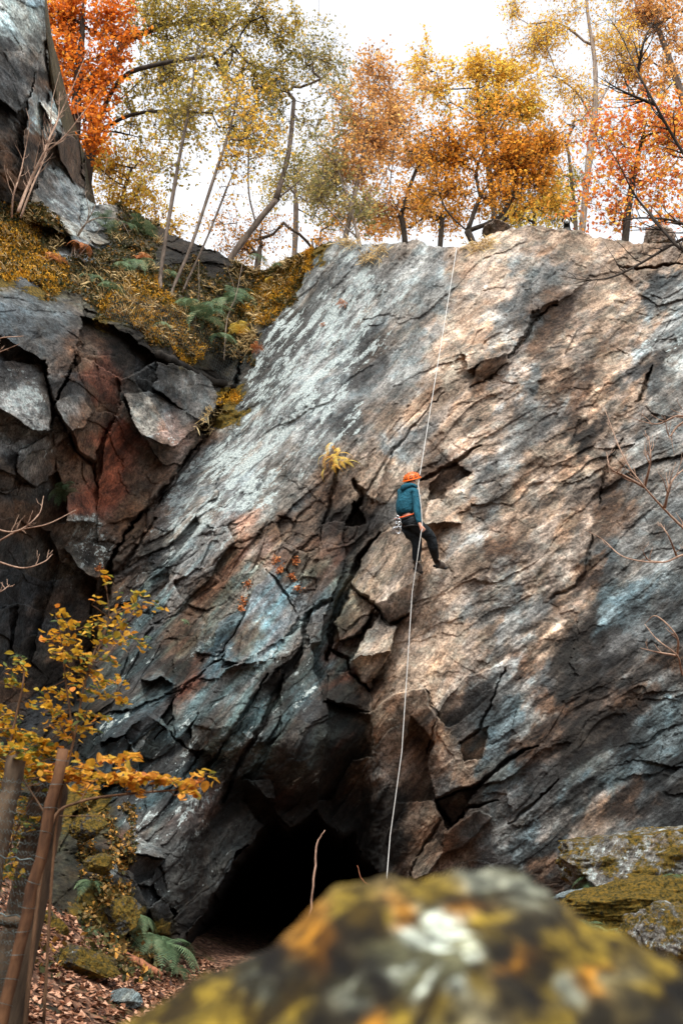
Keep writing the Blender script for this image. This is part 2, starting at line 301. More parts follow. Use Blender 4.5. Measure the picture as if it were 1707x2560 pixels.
# albedo palette and where each rock hue lies (first-look coordinates 1568x2352): x y key lichen
PAL = dict(W=(.42,.49,.48), t=(.41,.315,.235), T=(.27,.198,.142), b=(.235,.24,.228), B=(.075,.082,.082), g=(.155,.148,.135), G=(.06,.06,.058), k=(.018,.015,.012),
 n=(.10,.062,.04), r=(.12,.046,.028), R=(.17,.058,.034), p=(.30,.20,.16), w=(.19,.20,.195), m=(.06,.05,.02), v=(.045,.036,.018), l=(.105,.14,.15))
CT = """30 30 W60;20 60 W40;60 30 W30;70 60 W0;30 -60 g0;60 -150 b0;20 90 G30;60 110 b20;90 60 b5;10 160 G20;50 180 G20;90 130 g0;30 240 k0;70 240 b10;60 330 k5;20 330 n10;20 420 k10;60 400 n5;100 170 k0;100 210 n0;90 300 n0;110 260 W30;130 320 n0;
150 350 n0;170 380 n5;185 330 n0;140 400 w80;150 450 w90;170 500 w80;130 480 g40;200 550 w60;110 430 g30;100 500 m0;60 500 m0;30 530 m0;60 680 B15;120 760 B15;30 850 G40;60 930 b90;100 960 g60;40 1050 G30;150 900 G20;180 820 n10;230 880 r20;210 960 n20;260 1010 R10;245 1100 R20;225 1150 R10;330 960 b35;
360 920 B30;430 890 g40;480 910 g30;400 1000 p60;370 1050 n25;320 1130 n15;300 1200 n10;180 1080 n20;190 1150 r30;190 1210 g80;90 1100 G30;60 1180 n10;80 1280 G20;30 1350 G10;
100 1400 n10;50 1500 G10;120 1550 k10;200 1290 G60;170 1300 g50;220 1350 n20;300 790 k0;380 820 k5;340 870 G20;100 1650 G10;60 1750 v0;160 1480 n5;20 1600 n0;20 1900 v0;180 1700 k0;30 1000 b50;30 760 B20;0 700 B20;
100 620 m0;300 690 m0;350 740 m0;420 790 m0;200 600 v0;300 560 v0;450 640 v0;550 650 v0;480 740 v0;560 780 v0;620 640 m0;600 700 m0;700 590 m0;650 610 m0;60 560 m0;30 600 m0;
500 870 k0;520 940 m0;470 1000 n0;500 600 k0;250 620 v0;420 560 k0;120 540 v0;
800 600 w50;900 580 g30;720 660 w60;850 650 b70;920 640 b40;680 760 G70;780 760 w90;620 800 G60;700 850 w80;830 780 G70;880 700 b50;850 850 G50;760 900 w90;600 900 G60;
650 950 w80;560 1000 w75;700 1000 b70;780 960 G60;500 1050 w90;600 1080 b70;450 1120 w80;690 1080 g50;540 1150 w70;430 1230 b60;500 1230 g50;600 1160 w60;680 1150 g30;
360 1270 G40;440 1300 b30;560 1230 p20;640 1220 n10;700 1180 n10;550 1290 n20;480 1350 n20;700 1280 n10;600 1350 b25;640 1400 b20;580 1450 n10;540 1400 g10;380 1350 g30;
330 1420 G20;430 1450 n20;480 1500 B30;400 1550 k30;350 1580 G20;330 1650 G30;430 1570 r20;470 1600 B20;550 1550 g30;620 1500 g40;560 1620 b50;640 1570 k20;520 1700 b50;
470 1750 B40;330 1720 G30;300 1800 G30;380 1800 B40;430 1850 B50;320 1900 b40;260 2000 g40;340 2000 B30;380 2050 B30;600 1700 G30;680 1650 G30;660 1750 G30;700 1580 G30;
740 1500 G30;700 1450 g30;740 1400 g20;720 1320 n5;780 1200 k0;820 1180 k0;800 1270 k5;760 1130 n5;740 1250 n5;600 1850 k10;500 1880 k30;700 1850 k15;540 1950 B20;500 2020 B30;
600 2000 k0;640 1920 k0;720 1950 k0;560 2050 k0;500 2100 k0;860 1980 k0;900 2120 k0;700 2100 k0;820 2000 k5;450 2150 k0;800 1900 k10;850 1950 k0;870 2050 k10;600 2200 k0;750 2250 k0;230 1900 v10;180 2000 v0;280 2120 v5;210 1870 m0;260 1960 n10;235 2040 m0;290 2100 m0;300 2170 m0;120 1450 G10;60 1380 G10;250 1780 G30;
850 1060 T0;830 1130 T0;885 1110 t0;900 1030 b20;880 1180 g5;860 1290 T0;840 1350 T0;900 1330 t0;930 1400 T0;900 1430 n0;880 1460 T0;830 1500 t0;800 1450 n0;790 1560 k5;
860 1570 n0;800 1620 k5;780 1720 k10;900 1540 t0;950 1500 t0;900 1620 t0;950 1650 T0;880 1700 T0;900 1760 T0;960 1720 n0;1000 1690 T0;1000 1600 t0;970 1800 n0;
960 1900 T0;980 1970 T0;900 1850 k0;910 1950 k0;930 2040 n0;950 600 b25;1000 610 b10;1050 600 T0;1100 600 t0;1150 560 t0;1200 540 T0;1250 550 T0;1300 560 T0;1000 680 b10;
960 760 b20;1020 750 t0;1080 700 t0;1150 640 t0;1200 620 b5;1250 600 g0;1100 780 t0;1050 850 t0;1000 900 T0;950 850 b5;900 900 g10;960 950 t0;900 980 T0;925 1000 b5;
1130 830 T0;1140 760 b0;1200 700 B0;1180 740 g0;1050 1000 t0;1050 1060 n0;1100 1000 T0;1000 1100 n0;980 1160 T0;1010 1190 t0;1040 1150 t0;1050 1250 b0;1000 1250 T0;
1100 1150 b5;1150 1050 b5;1100 1100 g0;1200 1000 g5;1130 930 T5;1200 900 b10;1150 880 T0;1260 720 n0;1230 780 n0;1300 700 n0;1350 650 T0;1250 850 T5;1300 800 T0;1350 760 T0;
1330 880 n0;1310 960 n0;1380 880 T0;1330 1020 k0;1400 930 T0;1430 800 T0;1450 720 T0;1400 600 T0;1480 600 T0;1550 590 T0;1500 660 B5;1540 720 b20;1520 800 b45;1550 900 g20;
1480 870 G0;1480 1000 g5;1550 1050 g5;1450 1100 g0;1500 1200 g0;1560 1200 B0;1400 1100 n0;1380 1180 n0;1350 1100 T0;1250 1050 T0;1200 1150 T0;1300 1150 T0;1250 1250 T0;
1150 1250 n5;1150 1350 b0;1080 1300 T0;1100 1400 g0;1050 1400 t0;1020 1500 t0;1100 1480 T0;1150 1450 b5;1200 1400 b0;1250 1330 t0;1300 1250 t0;1330 1330 n0;1280 1400 T0;
1230 1480 T0;1380 1300 B0;1450 1300 b0;1400 1390 l0;1450 1350 l0;1350 1450 k0;1300 1500 k0;1250 1560 G0;1200 1530 n0;1150 1580 b0;1050 1560 T0;1060 1640 G0;1110 1600 G0;
1000 1650 T0;1150 1660 l0;1130 1700 l0;1200 1650 g0;1250 1620 n0;1200 1720 n0;1300 1600 k0;1350 1550 k0;1420 1500 G0;1500 1450 B0;1550 1400 B0;1500 1560 g0;1450 1620 n0;
1550 1520 n0;1500 1650 l0;1400 1680 k0;1350 1700 k0;1300 1720 k0;1250 1800 G0;1150 1760 l0;1060 1750 T0;1030 1800 g0;1100 1800 k0;1050 1860 n0;1150 1850 g0;1100 1900 g0;
1200 1880 B0;1250 1900 l0;1300 1850 g0;1350 1800 l0;1450 1750 l0;1550 1700 l0;1550 1800 B0;1450 1850 n0;1350 1900 T0;1400 1950 g0;1300 1950 B0;1200 1960 l0;1150 1980 G0;
1050 1950 n0;1030 2000 T0;1250 2000 n0;1150 1930 b0;1500 1900 B0;1400 2050 n0;1300 2030 n0;1650 800 g0;1650 1500 B0;1650 2000 n0"""
cp = []; ck = []
for e in CT.replace('\n', '').split(';'):
    a = e.split(); cp.append((float(a[0])*S_, float(a[1])*S_)); ck.append((*[v*.86 for v in PAL[a[2][0]]], int(a[2][1:])/100., 1. if a[2][0] == 'm' else 0., 1. if a[2][0] in 'mv' else 0.))
cp = np.array(cp); ck = np.array(ck)
# rock colours darken downwards, most at lower left round the cave mouth, less elsewhere
darkened = sst(1380, 1900, cp[:, 1])*(1-sst(820, 980, cp[:, 0]+.15*(cp[:, 1]-1900))); ck[:, :3] *= (1-.42*darkened-.18*sst(1750, 2100, cp[:, 1])*(1-darkened))[:, None]
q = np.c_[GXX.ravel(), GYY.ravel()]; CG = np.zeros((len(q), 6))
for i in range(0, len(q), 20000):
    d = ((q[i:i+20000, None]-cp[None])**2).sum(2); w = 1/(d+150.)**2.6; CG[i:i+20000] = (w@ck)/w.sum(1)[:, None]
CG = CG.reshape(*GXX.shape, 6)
# skyline of the rock
TP = np.array([(-320,-190),(0,-180),(92,-160),(106,-60),(113,0),(115,90),(121,112),(123,190),(132,240),(152,300),(162,332),(196,345),(214,385),(207,430),(205,462),(222,500),(240,512),(300,510),(370,556),(430,585),(490,612),(545,628),(600,662),(640,690),(690,668),(740,645),(800,612),(850,598),(900,612),(985,606),
(1040,603),(1090,616),(1143,618),(1181,606),(1215,590),(1250,578),(1286,572),(1317,562),(1348,565),(1386,571),(1437,575),(1464,583),(1487,591),(1526,598),(1560,604),(1620,606),(1707,606),(1800,600),(2050,580)], float)
# hand-placed planar facets: polygon, sink (m, + = deeper), tilt across x, tilt down y (m over the polygon size), crop of the photo it was read in
def crop(ox, oy, k, pts): return [(ox+a*k, oy+b_*k) for a, b_ in pts]
A3 = lambda p: crop(0, 600, .5485, p); A5 = lambda p: crop(0, 1300, .5485, p); A6 = lambda p: crop(850, 1300, .5466, p); A4 = lambda p: crop(850, 600, .5466, p)
A7 = lambda p: crop(0, 1860, .5485, p); A8 = lambda p: crop(850, 1860, .5466, p)
FAC = [
 ([(-320,-220),(118,-220),(118,90),(98,150),(70,235),(40,290),(0,250),(-320,200)], -.5, .7, -.2),
 ([(100,140),(122,100),(126,200),(112,300),(90,420),(60,440),(70,250)], -.1, .8, .3),
 ([(92,255),(110,248),(148,300),(125,310)], -.5, .1, -.5),
 ([(150,330),(215,345),(216,385),(195,465),(150,400)], -.3, .9, .2),
 ([(70,520),(112,424),(150,420),(186,460),(204,505),(196,550),(232,612),(208,626),(166,590),(118,566),(78,552)], -.6, .2, -.9),
 (A3([(-300,60),(60,80),(350,180),(385,330),(350,520),(250,740),(200,560),(100,500),(0,420),(-300,400)]), -.55, .25, -.15),
 (A3([(-300,470),(0,540),(190,580),(230,700),(235,870),(160,870),(80,820),(0,760),(-300,700)]), -.50, .35, -.55),
 (A3([(-300,850),(0,880),(50,950),(90,960),(80,1080),(0,1040),(-300,1000)]), -.2, .3, -.3),
 (A3([(85,960),(240,880),(262,1050),(170,1130),(90,1060)]), -.15, .5, .1),
 (A3([(370,540),(530,620),(555,690),(520,800),(440,960),(425,1020),(350,960),(250,760),(330,600)]), -.25, .6, -.2),
 (A3([(260,720),(380,700),(425,780),(380,850),(300,880)]), -.55, .2, -.5),
 (A3([(565,700),(680,690),(780,750),(920,820),(905,860),(800,940),(640,885),(605,800)]), -.95, .2, -1.0),
 (A3([(560,720),(605,800),(640,885),(700,960),(740,1020),(815,1025),(805,1100),(660,1250),(520,1290),(440,1260),(452,1130),(470,960)]), -.55, -.45, .45),
 (A3([(640,885),(800,940),(900,865),(932,885),(830,1020),(740,1020)]), -.7, .6, -.2),
 (A3([(720,560),(820,560),(950,640),(1015,740),(930,835),(770,735),(700,680)]), -.75, .45, -.1),
 (A3([(370,350),(500,400),(740,540),(560,640),(380,540)]), .45, 0, .2),
 (A3([(300,1180),(400,1140),(440,1200),(440,1290),(300,1290)]), -.6, .3, -.5),
 (A3([(170,1130),(262,1060),(300,1180),(300,1300),(180,1300)]), .3, .2, 0),
 (A5([(1190,195),(1290,300),(1365,420),(1280,540),(1100,660),(1000,640),(1110,430),(1150,300)]), -.38, .55, -.35),
 (A5([(1000,680),(1230,640),(1360,560),(1200,760),(1010,1060),(860,1040),(880,930),(960,780)]), -.5, .1, .55),
 (A5([(800,800),(880,700),(1010,660),(990,760),(860,950),(800,1000),(780,880)]), -.32, .35, .3),
 (A5([(1100,660),(1360,480),(1365,560),(1230,640),(1000,690)]), -.55, .0, -.6),
 (A5([(560,970),(660,880),(760,960),(800,1020),(700,1080),(620,1060)]), -.35, .2, .6),
 (A5([(490,960),(660,850),(740,930),(760,960),(660,885),(560,975),(470,1010)]), -.55, .0, -.7),
 (A5([(450,1040),(560,980),(640,1060),(640,1160),(500,1180),(380,1130)]), -.5, .3, .3),
 (A5([(640,730),(700,660),(800,740),(740,720)]), -.35, 0, -.5),
 (A5([(820,520),(900,540),(1000,600),(900,660),(820,760),(790,640)]), -.1, .2, .4),
 (A5([(900,500),(1090,440),(1060,560),(980,630),(900,600)]), -.22, .1, .4),
 (A5([(-200,-20),(60,0),(130,160),(90,380),(-200,420)]), -.25, .5, .3),
 (A5([(60,0),(230,60),(280,200),(200,420),(90,380),(130,160)]), .25, .6, .1),
 (A5([(90,380),(200,420),(150,640),(110,760),(60,620)]), -.1, .4, .3),
 (A5([(-200,430),(40,400),(60,620),(110,760),(0,860),(-200,860)]), -.35, .6, .2),
 (A5([(280,200),(440,270),(420,420),(300,560),(200,430)]), .15, .5, -.3),
 (A5([(200,430),(300,560),(230,720),(150,640)]), -.15, .3, .5),
 (A5([(290,130),(400,90),(480,130),(480,250),(400,260)]), -.5, .3, -.5),
 (A5([(1480,0),(1568,0),(1560,220),(1500,360),(1460,560),(1400,560),(1440,300)]), -.35, .3, .2),
 (A5([(1300,700),(1400,560),(1470,760),(1490,1000),(1440,1280),(1200,1280),(1150,1180),(1260,980)]), -.3, .2, .4),
 (A5([(1100,1180),(1230,1170),(1250,1270),(1180,1260)]), -.5, .2, -.6),
 (A6([(45,290),(190,60),(300,40),(380,200),(350,300),(310,430),(235,480),(150,385),(60,330)]), -.45, -.15, -.1),
 (A6([(160,390),(350,265),(300,440),(240,490)]), -.35, .1, .7),
 (A6([(90,560),(190,430),(262,500),(220,600),(60,640)]), -.55, .1, -.6),
 (A6([(50,640),(220,600),(150,780),(60,700)]), -.45, .2, .6),
 (A6([(-20,480),(50,345),(150,390),(100,520),(0,560)]), -.3, .5, -.2),
 (A6([(-40,700),(60,690),(150,790),(130,870),(60,860),(-60,820)]), -.1, .6, .2),
 (A6([(-60,830),(60,870),(130,890),(140,1080),(60,1100),(-40,1280),(-110,1280)]), .35, .4, .1),
 (A6([(132,885),(290,790),(385,760),(445,900),(430,1010),(335,900),(245,1195),(150,1085)]), -.35, .15, .8),
 (A6([(335,900),(430,1010),(400,1100),(440,1280),(260,1280),(245,1195)]), .25, .5, .1),
 (A6([(570,720),(770,665),(700,780),(600,900),(500,960),(440,900)]), .10, .1, .45),
 (A6([(540,1010),(680,940),(640,1080),(560,1100),(550,1030)]), .14, .2, .4),
 (A8([(440,260),(640,180),(720,60),(600,240),(560,330),(480,390)]), .35, .1, .7),
 (A8([(470,400),(640,300),(700,330),(560,470),(470,520)]), -.35, .2, .3),
 (A8([(330,560),(440,430),(480,500),(420,600),(340,620)]), -.35, .2, -.2),
 (A4([(590,670),(640,540),(755,515),(765,560),(700,640)]), -.28, .15, .75),
 (A4([(640,470),(750,515),(640,550),(580,600),(560,500)]), -.30, .15, -.1),
 (A4([(400,1120),(520,1010),(600,1060),(480,1130),(470,1190),(390,1200)]), .35, .2, .4),
 (A4([(880,330),(1000,280),(1120,180),(1280,150),(1330,200),(1180,330),(1000,440),(860,480),(760,540)]), .22, 0, .4),
 (A4([(100,1120),(190,900),(240,960),(210,1080),(160,1200)]), -.3, .35, .0),
 (A4([(60,1190),(110,1240),(120,1300),(20,1300)]), .4, .3, 0),
 (A4([(380,1200),(450,1190),(520,1240),(560,1300),(380,1300)]), -.2, .2, -.3),
 (A7([(540,480),(600,380),(740,480),(755,520),(640,500)]), -.5, .2, -.6),
 (A7([(540,490),(640,505),(740,530),(700,620),(620,640)]), -.25, .2, .7),
 (A7([(470,560),(520,510),(600,590),(690,760),(620,900),(480,760)]), -.5, .6, .1),
 (A7([(690,760),(750,710),(795,790),(780,870),(700,850)]), -.35, .4, .2),
 (A7([(980,690),(1060,550),(1110,560),(1080,640),(1000,725)]), -.35, .3, -.5),
 (A7([(860,930),(870,860),(970,740),(990,760),(920,890)]), -.3, .4, -.3),
 (A7([(1110,150),(1330,370),(1480,400),(1480,500),(1250,420),(1090,260)]), .6, .2, 1.2),
]
CRK = [  # open cracks and seams: photo px polyline, width px, depth m
 ([(640,770),(592,960),(540,1040),(505,1085),(450,1175),(395,1245),(330,1310),(285,1380)], 11, .55),
 ([(285,1380),(250,1500),(215,1640),(190,1760)], 26, .6),
 (A4([(760,530),(830,450),(870,370),(980,300)]), 6, .18), (A4([(590,672),(700,640),(765,560)]), 5, .2),
 (A4([(360,1110),(430,1075),(560,990),(640,920)]), 8, .2), (A4([(1425,580),(1390,680),(1355,730)]), 9, .3),
 (A4([(1280,900),(1240,1000),(1200,1100),(1185,1200)]), 7, .15), (A4([(70,1100),(95,1150),(120,1180),(60,1230)]), 12, .35),
 (A4([(30,1280),(130,1150),(240,960),(330,860),(480,700)]), 5, .1), (A4([(1270,120),(1320,130),(1568,100)]), 5, .2),
 (A6([(190,60),(90,180),(40,300),(0,380),(-30,480),(-60,640)]), 16, .5), (A6([(60,330),(150,385),(235,490),(300,440)]), 7, .22),
 (A6([(0,560),(100,520),(160,400)]), 7, .2), (A6([(-80,830),(0,850),(60,860),(135,880)]), 8, .2), (A6([(-60,600),(40,640),(60,700),(150,790)]), 9, .3),
 (A6([(540,1020),(640,960),(760,680)]), 5, .14), (A6([(380,760),(440,900),(400,1060)]), 6, .16),
 (A6([(1150,60),(1130,200),(1080,300),(960,360)]), 10, .12), (A8([(440,265),(500,380)]), 9, .3), (A8([(440,260),(640,180),(760,60),(900,0)]), 8, .25),
 (A8([(720,260),(590,290),(480,400)]), 7, .25), (A8([(770,370),(900,250),(1000,170)]), 7, .12), (A8([(330,600),(420,420),(480,300)]), 7, .2),
 (A5([(1500,360),(1400,420),(1370,560),(1280,760),(1150,1000),(1000,1280)]), 12, .28), (A5([(480,260),(560,220),(700,0)]), 8, .2),
 (A5([(1190,195),(1110,430),(1000,640),(800,800),(780,900),(700,1000)]), 5, .12), (A5([(1190,195),(1360,420)]), 6, .15),
 (A5([(860,1040),(800,1000),(760,960)]), 6, .2), (A5([(1010,1060),(1100,900),(1230,700)]), 7, .25), (A5([(870,1180),(960,1100),(1010,1060)]), 7, .25),
 (A3([(1530,1150),(1540,1050),(1500,1240),(1470,1330)]), 8, .2), (A3([(250,760),(350,960),(420,1020),(450,1130)]), 8, .25), (A3([(200,560),(250,740),(230,870)]), 6, .2),
 (A3([(700,1230),(850,1040),(950,880)]), 6, .2),
]
STEP = 1.9
XU = -260.; xl_ = np.arange(-1160, XU-3, 7.); xs = np.concatenate([xl_, np.arange(XU, 1960, STEP), np.arange(1966, 3000, 7.)]); XOFF = len(xl_)
Tx = np.interp(xs, TP[:, 0], TP[:, 1])
Tx = Tx+6*fbm(xs/34., xs*0+.3, xs*0, 3, 5)+2.5*noise(xs/7., xs*0+.3, xs*0, 9)
ys = np.concatenate([np.arange(-200, 480, 2.6), np.arange(480, 2500, STEP), np.arange(2500, 2700, 8)]); NR = len(ys)
PX = np.repeat(xs[None], NR, 0); PY = np.maximum(np.repeat(ys[:, None], len(xs), 1), Tx[None]); PYc = PY
Y0 = samp(DG, PX, PYc); P0 = W3(PX, PYc, Y0)
X_, Z_ = P0[..., 0], P0[..., 2]
# domain warp for everything drawn by hand
wx = 9*fbm(X_*1.1, Y0*.6, Z_*1.1, 3, 40)+5*noise(X_*6, Y0*.6, Z_*6, 44)+2.5*noise(X_*17, Y0*.6, Z_*17, 45); wy = 9*fbm(X_*1.1+9, Y0*.6, Z_*1.1, 3, 50)+5*noise(X_*6+5, Y0*.6, Z_*6, 54)+2.5*noise(X_*17, Y0*.6, Z_*17, 55)
QX, QY = PX+wx, PYc+wy
right = sst(0, 1, (QX-(1020+.12*(QY-1300)))/200.)*sst(900, 1300, QY+.3*QX)           # shallow-grained lower right
lo = sst(1150, 1350, QY+.25*(700-QX))*(1-sst(880, 1000, QX-.05*(QY-1300)))
leftc = 1-sst(-30, 30, QX-np.interp(QY, [600,760,950,1100,1220,1450,1900,2600], [700,645,585,495,425,275,150,100]))
blocky = np.clip(np.maximum(lo, leftc)+.12, 0, 1)
soil = np.clip(samp(CG, QX, QY)[..., 5], 0, 1)
def rot(a): return X_*cos(radians(a))+Z_*sin(radians(a)), -X_*sin(radians(a))+Z_*cos(radians(a))
sA, nA = rot(60); sB, nB = rot(42)
w1 = .35*fbm(X_*.5, Y0*.3, Z_*.5, 3, 3)+.02*noise(X_*9, Y0*2, Z_*9, 4)+.012*noise(X_*22, Y0*2, Z_*22, 6)
disp = .30*fbm(X_*.33, Y0*.33, Z_*.33, 3, 11)
H1, e1, i1 = facets(sA/1.9+w1, nA/.85+w1*1.3, 101); H2, e2, i2 = facets(sA/.8+w1*2, nA/.36+w1*2, 202); H3, e3, i3 = facets(sA/.30+w1*5, nA/.15+w1*5, 303)
disp += blocky*(.20*H1+.085*H2+.030*H3+.03*(1-sst(0, .06, e1))+.02*(1-sst(0, .1, e2)))
right0 = right; H4, e4, i4 = facets(sB/2.4+w1, nB/.7+w1*1.5, 404); H5, e5, i5 = facets(sB/.9+w1*2, nB/.30+w1*2.5, 505); H6, e6, i6 = facets(sB/.34+w1*4, nB/.13+w1*6, 606)
rr = .55+.6*fbm(X_*.4+4, Y0*.3, Z_*.4, 2, 61)
disp += (1-blocky)*right*np.clip(rr, .15, 1.2)*(.12*H4+.06*H5+.022*H6)*(1+.7*sst(1450, 1900, QY))
upper = (1-blocky)*(1-right)
disp += upper*(.038*H4+.010*H2*np.clip(rr, 0, 1)+.005*H3)
fl = fbm(sA*.35+3, Y0*.4, nA*1.3, 4, 71); fl2 = fbm(sB*.45, Y0*.4, nB*1.7, 4, 72)
disp += .085*(fl*(1-right)+fl2*right)*(1-.5*upper)*(1-.3*blocky)
# terraces: thin slate layers breaking off in steps along the grain
tl = (nA*(1-right)+nB*right)*1.7+1.6*fbm(X_*.55, Y0*.4, Z_*.55, 3, 81); ft = tl-np.floor(tl)
disp += (.05*(1-.5*leftc))*(1-.8*upper)*(1-.35*right)*(ft-sst(.86, 1., ft))*np.clip(.6+1.2*fbm(X_*.7, Y0*.3, Z_*.7, 2, 83), 0, 1)
rd = ridge(sA*.9, Y0*.5, nA*3.2, 3, 91)*(1-right)+ridge(sB*.9, Y0*.5, nB*3.2, 3, 92)*right
disp += -.028*rd*(1-.45*upper)+.012*fbm(X_*11, Y0*3, Z_*11, 3, 95)
def inpoly(px, py, poly):
    r = np.zeros(px.shape, bool); n = len(poly)
    for i in range(n):
        x0, y0 = poly[i]; x1, y1 = poly[(i+1) % n]
        if y0 == y1: continue
        c = ((y0 > py) != (y1 > py)) & (px < (x1-x0)*(py-y0)/(y1-y0)+x0); r ^= c
    return r
FID = np.zeros(PX.shape); keep = np.zeros(PX.shape)
def bbox(pts, pad):
    a = np.array(pts); c0 = int(np.clip((a[:, 0].min()-pad-XU)/STEP+XOFF, XOFF, len(xs))); c1 = int(np.clip((a[:, 0].max()+pad-XU)/STEP+1+XOFF, XOFF, len(xs)))
    if c1 <= c0: return None
    yy = PYc[:, c0:c1]; m = (yy > a[:, 1].min()-pad) & (yy < a[:, 1].max()+pad); rws = np.where(m.any(1))[0]
    return None if len(rws) == 0 else (slice(rws[0], rws[-1]+1), slice(c0, c1))
for k, (poly, off, tx, ty) in enumerate(FAC):
    bb = bbox(poly, 30)
    if bb is None: continue
    a = np.array(poly); cx, cy = a.mean(0); sx = max(np.ptp(a[:, 0]), 1); sy = max(np.ptp(a[:, 1]), 1)
    ins = inpoly(QX[bb], QY[bb], poly)
    new = off+tx*(PX[bb]-cx)/sx+ty*(PYc[bb]-cy)/sy
    disp[bb] = np.where(ins, .35*disp[bb]+new, disp[bb]); FID[bb] = np.where(ins, k+1, FID[bb])
for pts, wpx, dep in CRK:
    bb = bbox(pts, 60)
    if bb is None: continue
    best = np.full(QX[bb].shape, 1e9); tt = best.copy(); nseg = len(pts)-1
    for i in range(nseg):
        a = np.array(pts[i]); b_ = np.array(pts[i+1]); ab = b_-a
        t = np.clip(((QX[bb]-a[0])*ab[0]+(QY[bb]-a[1])*ab[1])/(ab@ab), 0, 1); dd = np.hypot(QX[bb]-a[0]-t*ab[0], QY[bb]-a[1]-t*ab[1])
        c = dd < best; best = np.where(c, dd, best); tt = np.where(c, (i+t)/nseg, tt)
    wv = wpx*(.35+.65*np.sin(np.clip(tt, .04, .96)*pi))*(1+.5*noise(X_[bb]*3, Y0[bb], Z_[bb]*3, 77))
    disp[bb] += dep*(1-sst(.15, 1., best/np.maximum(wv, 1)))
# soil and moss cushions bulge softly
mo = np.clip(samp(CG, QX, QY)[..., 4], 0, 1)
disp = disp*(1-.4*soil)+soil*(.25*fbm(X_*1.1, Y0*1., Z_*1.1, 3, 121)+.07*fbm(X_*5, Y0*5, Z_*5, 3, 122))-mo*.16*np.abs(fbm(X_*2.2, Y0*2, Z_*2.2, 2, 123))
# the cave: a real opening that runs back into the rock
CV = [(452,2480),(440,2400),(478,2335),(520,2262),(556,2190),(640,2085),(690,2040),(722,2075),(790,2030),(842,2090),(884,2075),(908,2150),(962,2190),(985,2330),(990,2480)]
a = np.array(CV); bb = bbox(CV, 60); cwx = 16*fbm(X_[bb]*2.2, Y0[bb], Z_[bb]*2.2, 3, 181); cwy = 16*fbm(X_[bb]*2.2+7, Y0[bb], Z_[bb]*2.2, 3, 182); ins = inpoly(QX[bb]+cwx, QY[bb]+cwy, CV); best = np.full(ins.shape, 1e9)
for i in range(len(CV)-1):
    p = a[i]; ab = a[i+1]-p; t = np.clip(((QX[bb]-p[0])*ab[0]+(QY[bb]-p[1])*ab[1])/(ab@ab), 0, 1); best = np.minimum(best, np.hypot(QX[bb]-p[0]-t*ab[0], QY[bb]-p[1]-t*ab[1]))
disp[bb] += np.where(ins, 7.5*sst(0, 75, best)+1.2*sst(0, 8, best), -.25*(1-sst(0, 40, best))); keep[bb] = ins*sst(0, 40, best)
# undercut roof that leads into the cave
und = sst(1850, 2060, QY+.25*np.abs(QX-760))*sst(440, 560, QX)*(1-sst(900, 960, QX))
disp += und*1.5
YS = Y0+disp
P1 = W3(PX, PYc, YS)
# colours with streaks warped along the grain
wz = (42+34*right)*fbm(sA*.6, Y0*.3, nA*2.2, 5, 131, .62); wq = 18*fbm(X_*2.1, Y0*.5, Z_*2.1, 5, 133, .62); ang = radians(57)*(1-right)+radians(38)*right
CX = QX+wz*np.cos(ang)+wq; CY = QY-wz*np.sin(ang)+18*fbm(X_*2.1+7, Y0*.5, Z_*2.1, 5, 134, .62)
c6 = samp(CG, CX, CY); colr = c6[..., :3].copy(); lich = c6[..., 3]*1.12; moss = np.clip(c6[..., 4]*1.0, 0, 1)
# each facet weathers a little differently
cid = (i2*blocky+i5*(1-blocky)); colr *= (.80+.40*cid)[..., None]; f1 = (hsh(FID, FID*0+3)-.5)[..., None]*(FID > 0)[..., None]
colr *= 1+.35*f1; colr[..., 0] *= 1+.22*(i1-.5)*blocky; colr[..., 2] *= 1-.25*(i1-.5)*blocky
mot = fbm(sA*1.1, Y0*.6, nA*4.2, 5, 151, .62)*(1-right)+fbm(sB*1.1, Y0*.6, nB*4.6, 5, 152, .62)*right; mo2 = fbm(X_*3.2, Y0*2, Z_*3.2, 5, 153, .65)
colr *= np.exp((.36+.15*right)*mot+(.30+.12*right)*mo2-.02)[..., None]; pit = sst(.12, .5, fbm(sB*.9+5, Y0*.6, nB*2.6, 5, 154, .62)); colr *= (1-  .42*pit*(.12+.88*right))[..., None]
sp_ = fbm(sB*3.2, Y0*.6, nB*8.5, 4, 156, .65); colr *= np.exp(.38*sp_*right)[..., None]; colr *= (1-.75*right*sst(1300, 1700, QY)*sst(.05, .45, fbm(sB*.7+3, Y0*.4, nB*3.4, 5, 157, .66)))[..., None]; hue = fbm(sA*.8+9, Y0*.4, nA*2.8, 5, 155, .65)[..., None]; grey = colr.mean(-1, keepdims=True); gm = np.clip(.26*sst(0, .5, hue), 0, 1)*(1-leftc[..., None]*.5); colr = colr*(1-gm)+gm*grey*np.array([.97, 1.03, 1.05])
vein = ridge(sA*.35+2, Y0*.3, nA*2.6, 3, 171); wt = sst(1250, 1500, QY)*(1-sst(820, 960, QX))*(1-leftc)*(1-sst(1900, 2060, QY+.35*(QX-640)))
colr = colr*(1+.45*wt*sst(.35, .8, vein))[..., None]*(1+np.array([-.25, .10, .18])*(wt*sst(.3, .8, vein))[..., None])+np.array([.055, .018, .008])*(wt*sst(.15, .6, fbm(sA*.5+20, Y0*.4, nA*1.8, 4, 172)))[..., None]
lich = lich+.22*wt*sst(.5, .95, vein)
colr *= (1-.9*keep)[..., None]; lich *= (1-keep)  # cave interior: shade deepened in the rock colour, lichen dropped
lich = lich*(1-.12*leftc)*(.95+.9*fbm(sA*.9, Y0*.6, nA*4.5, 4, 161, .6)*(1-leftc))
lich = np.clip(lich+.35*fbm(X_*.9, Y0, Z_*.9, 3, 141)*lich, 0, 1)
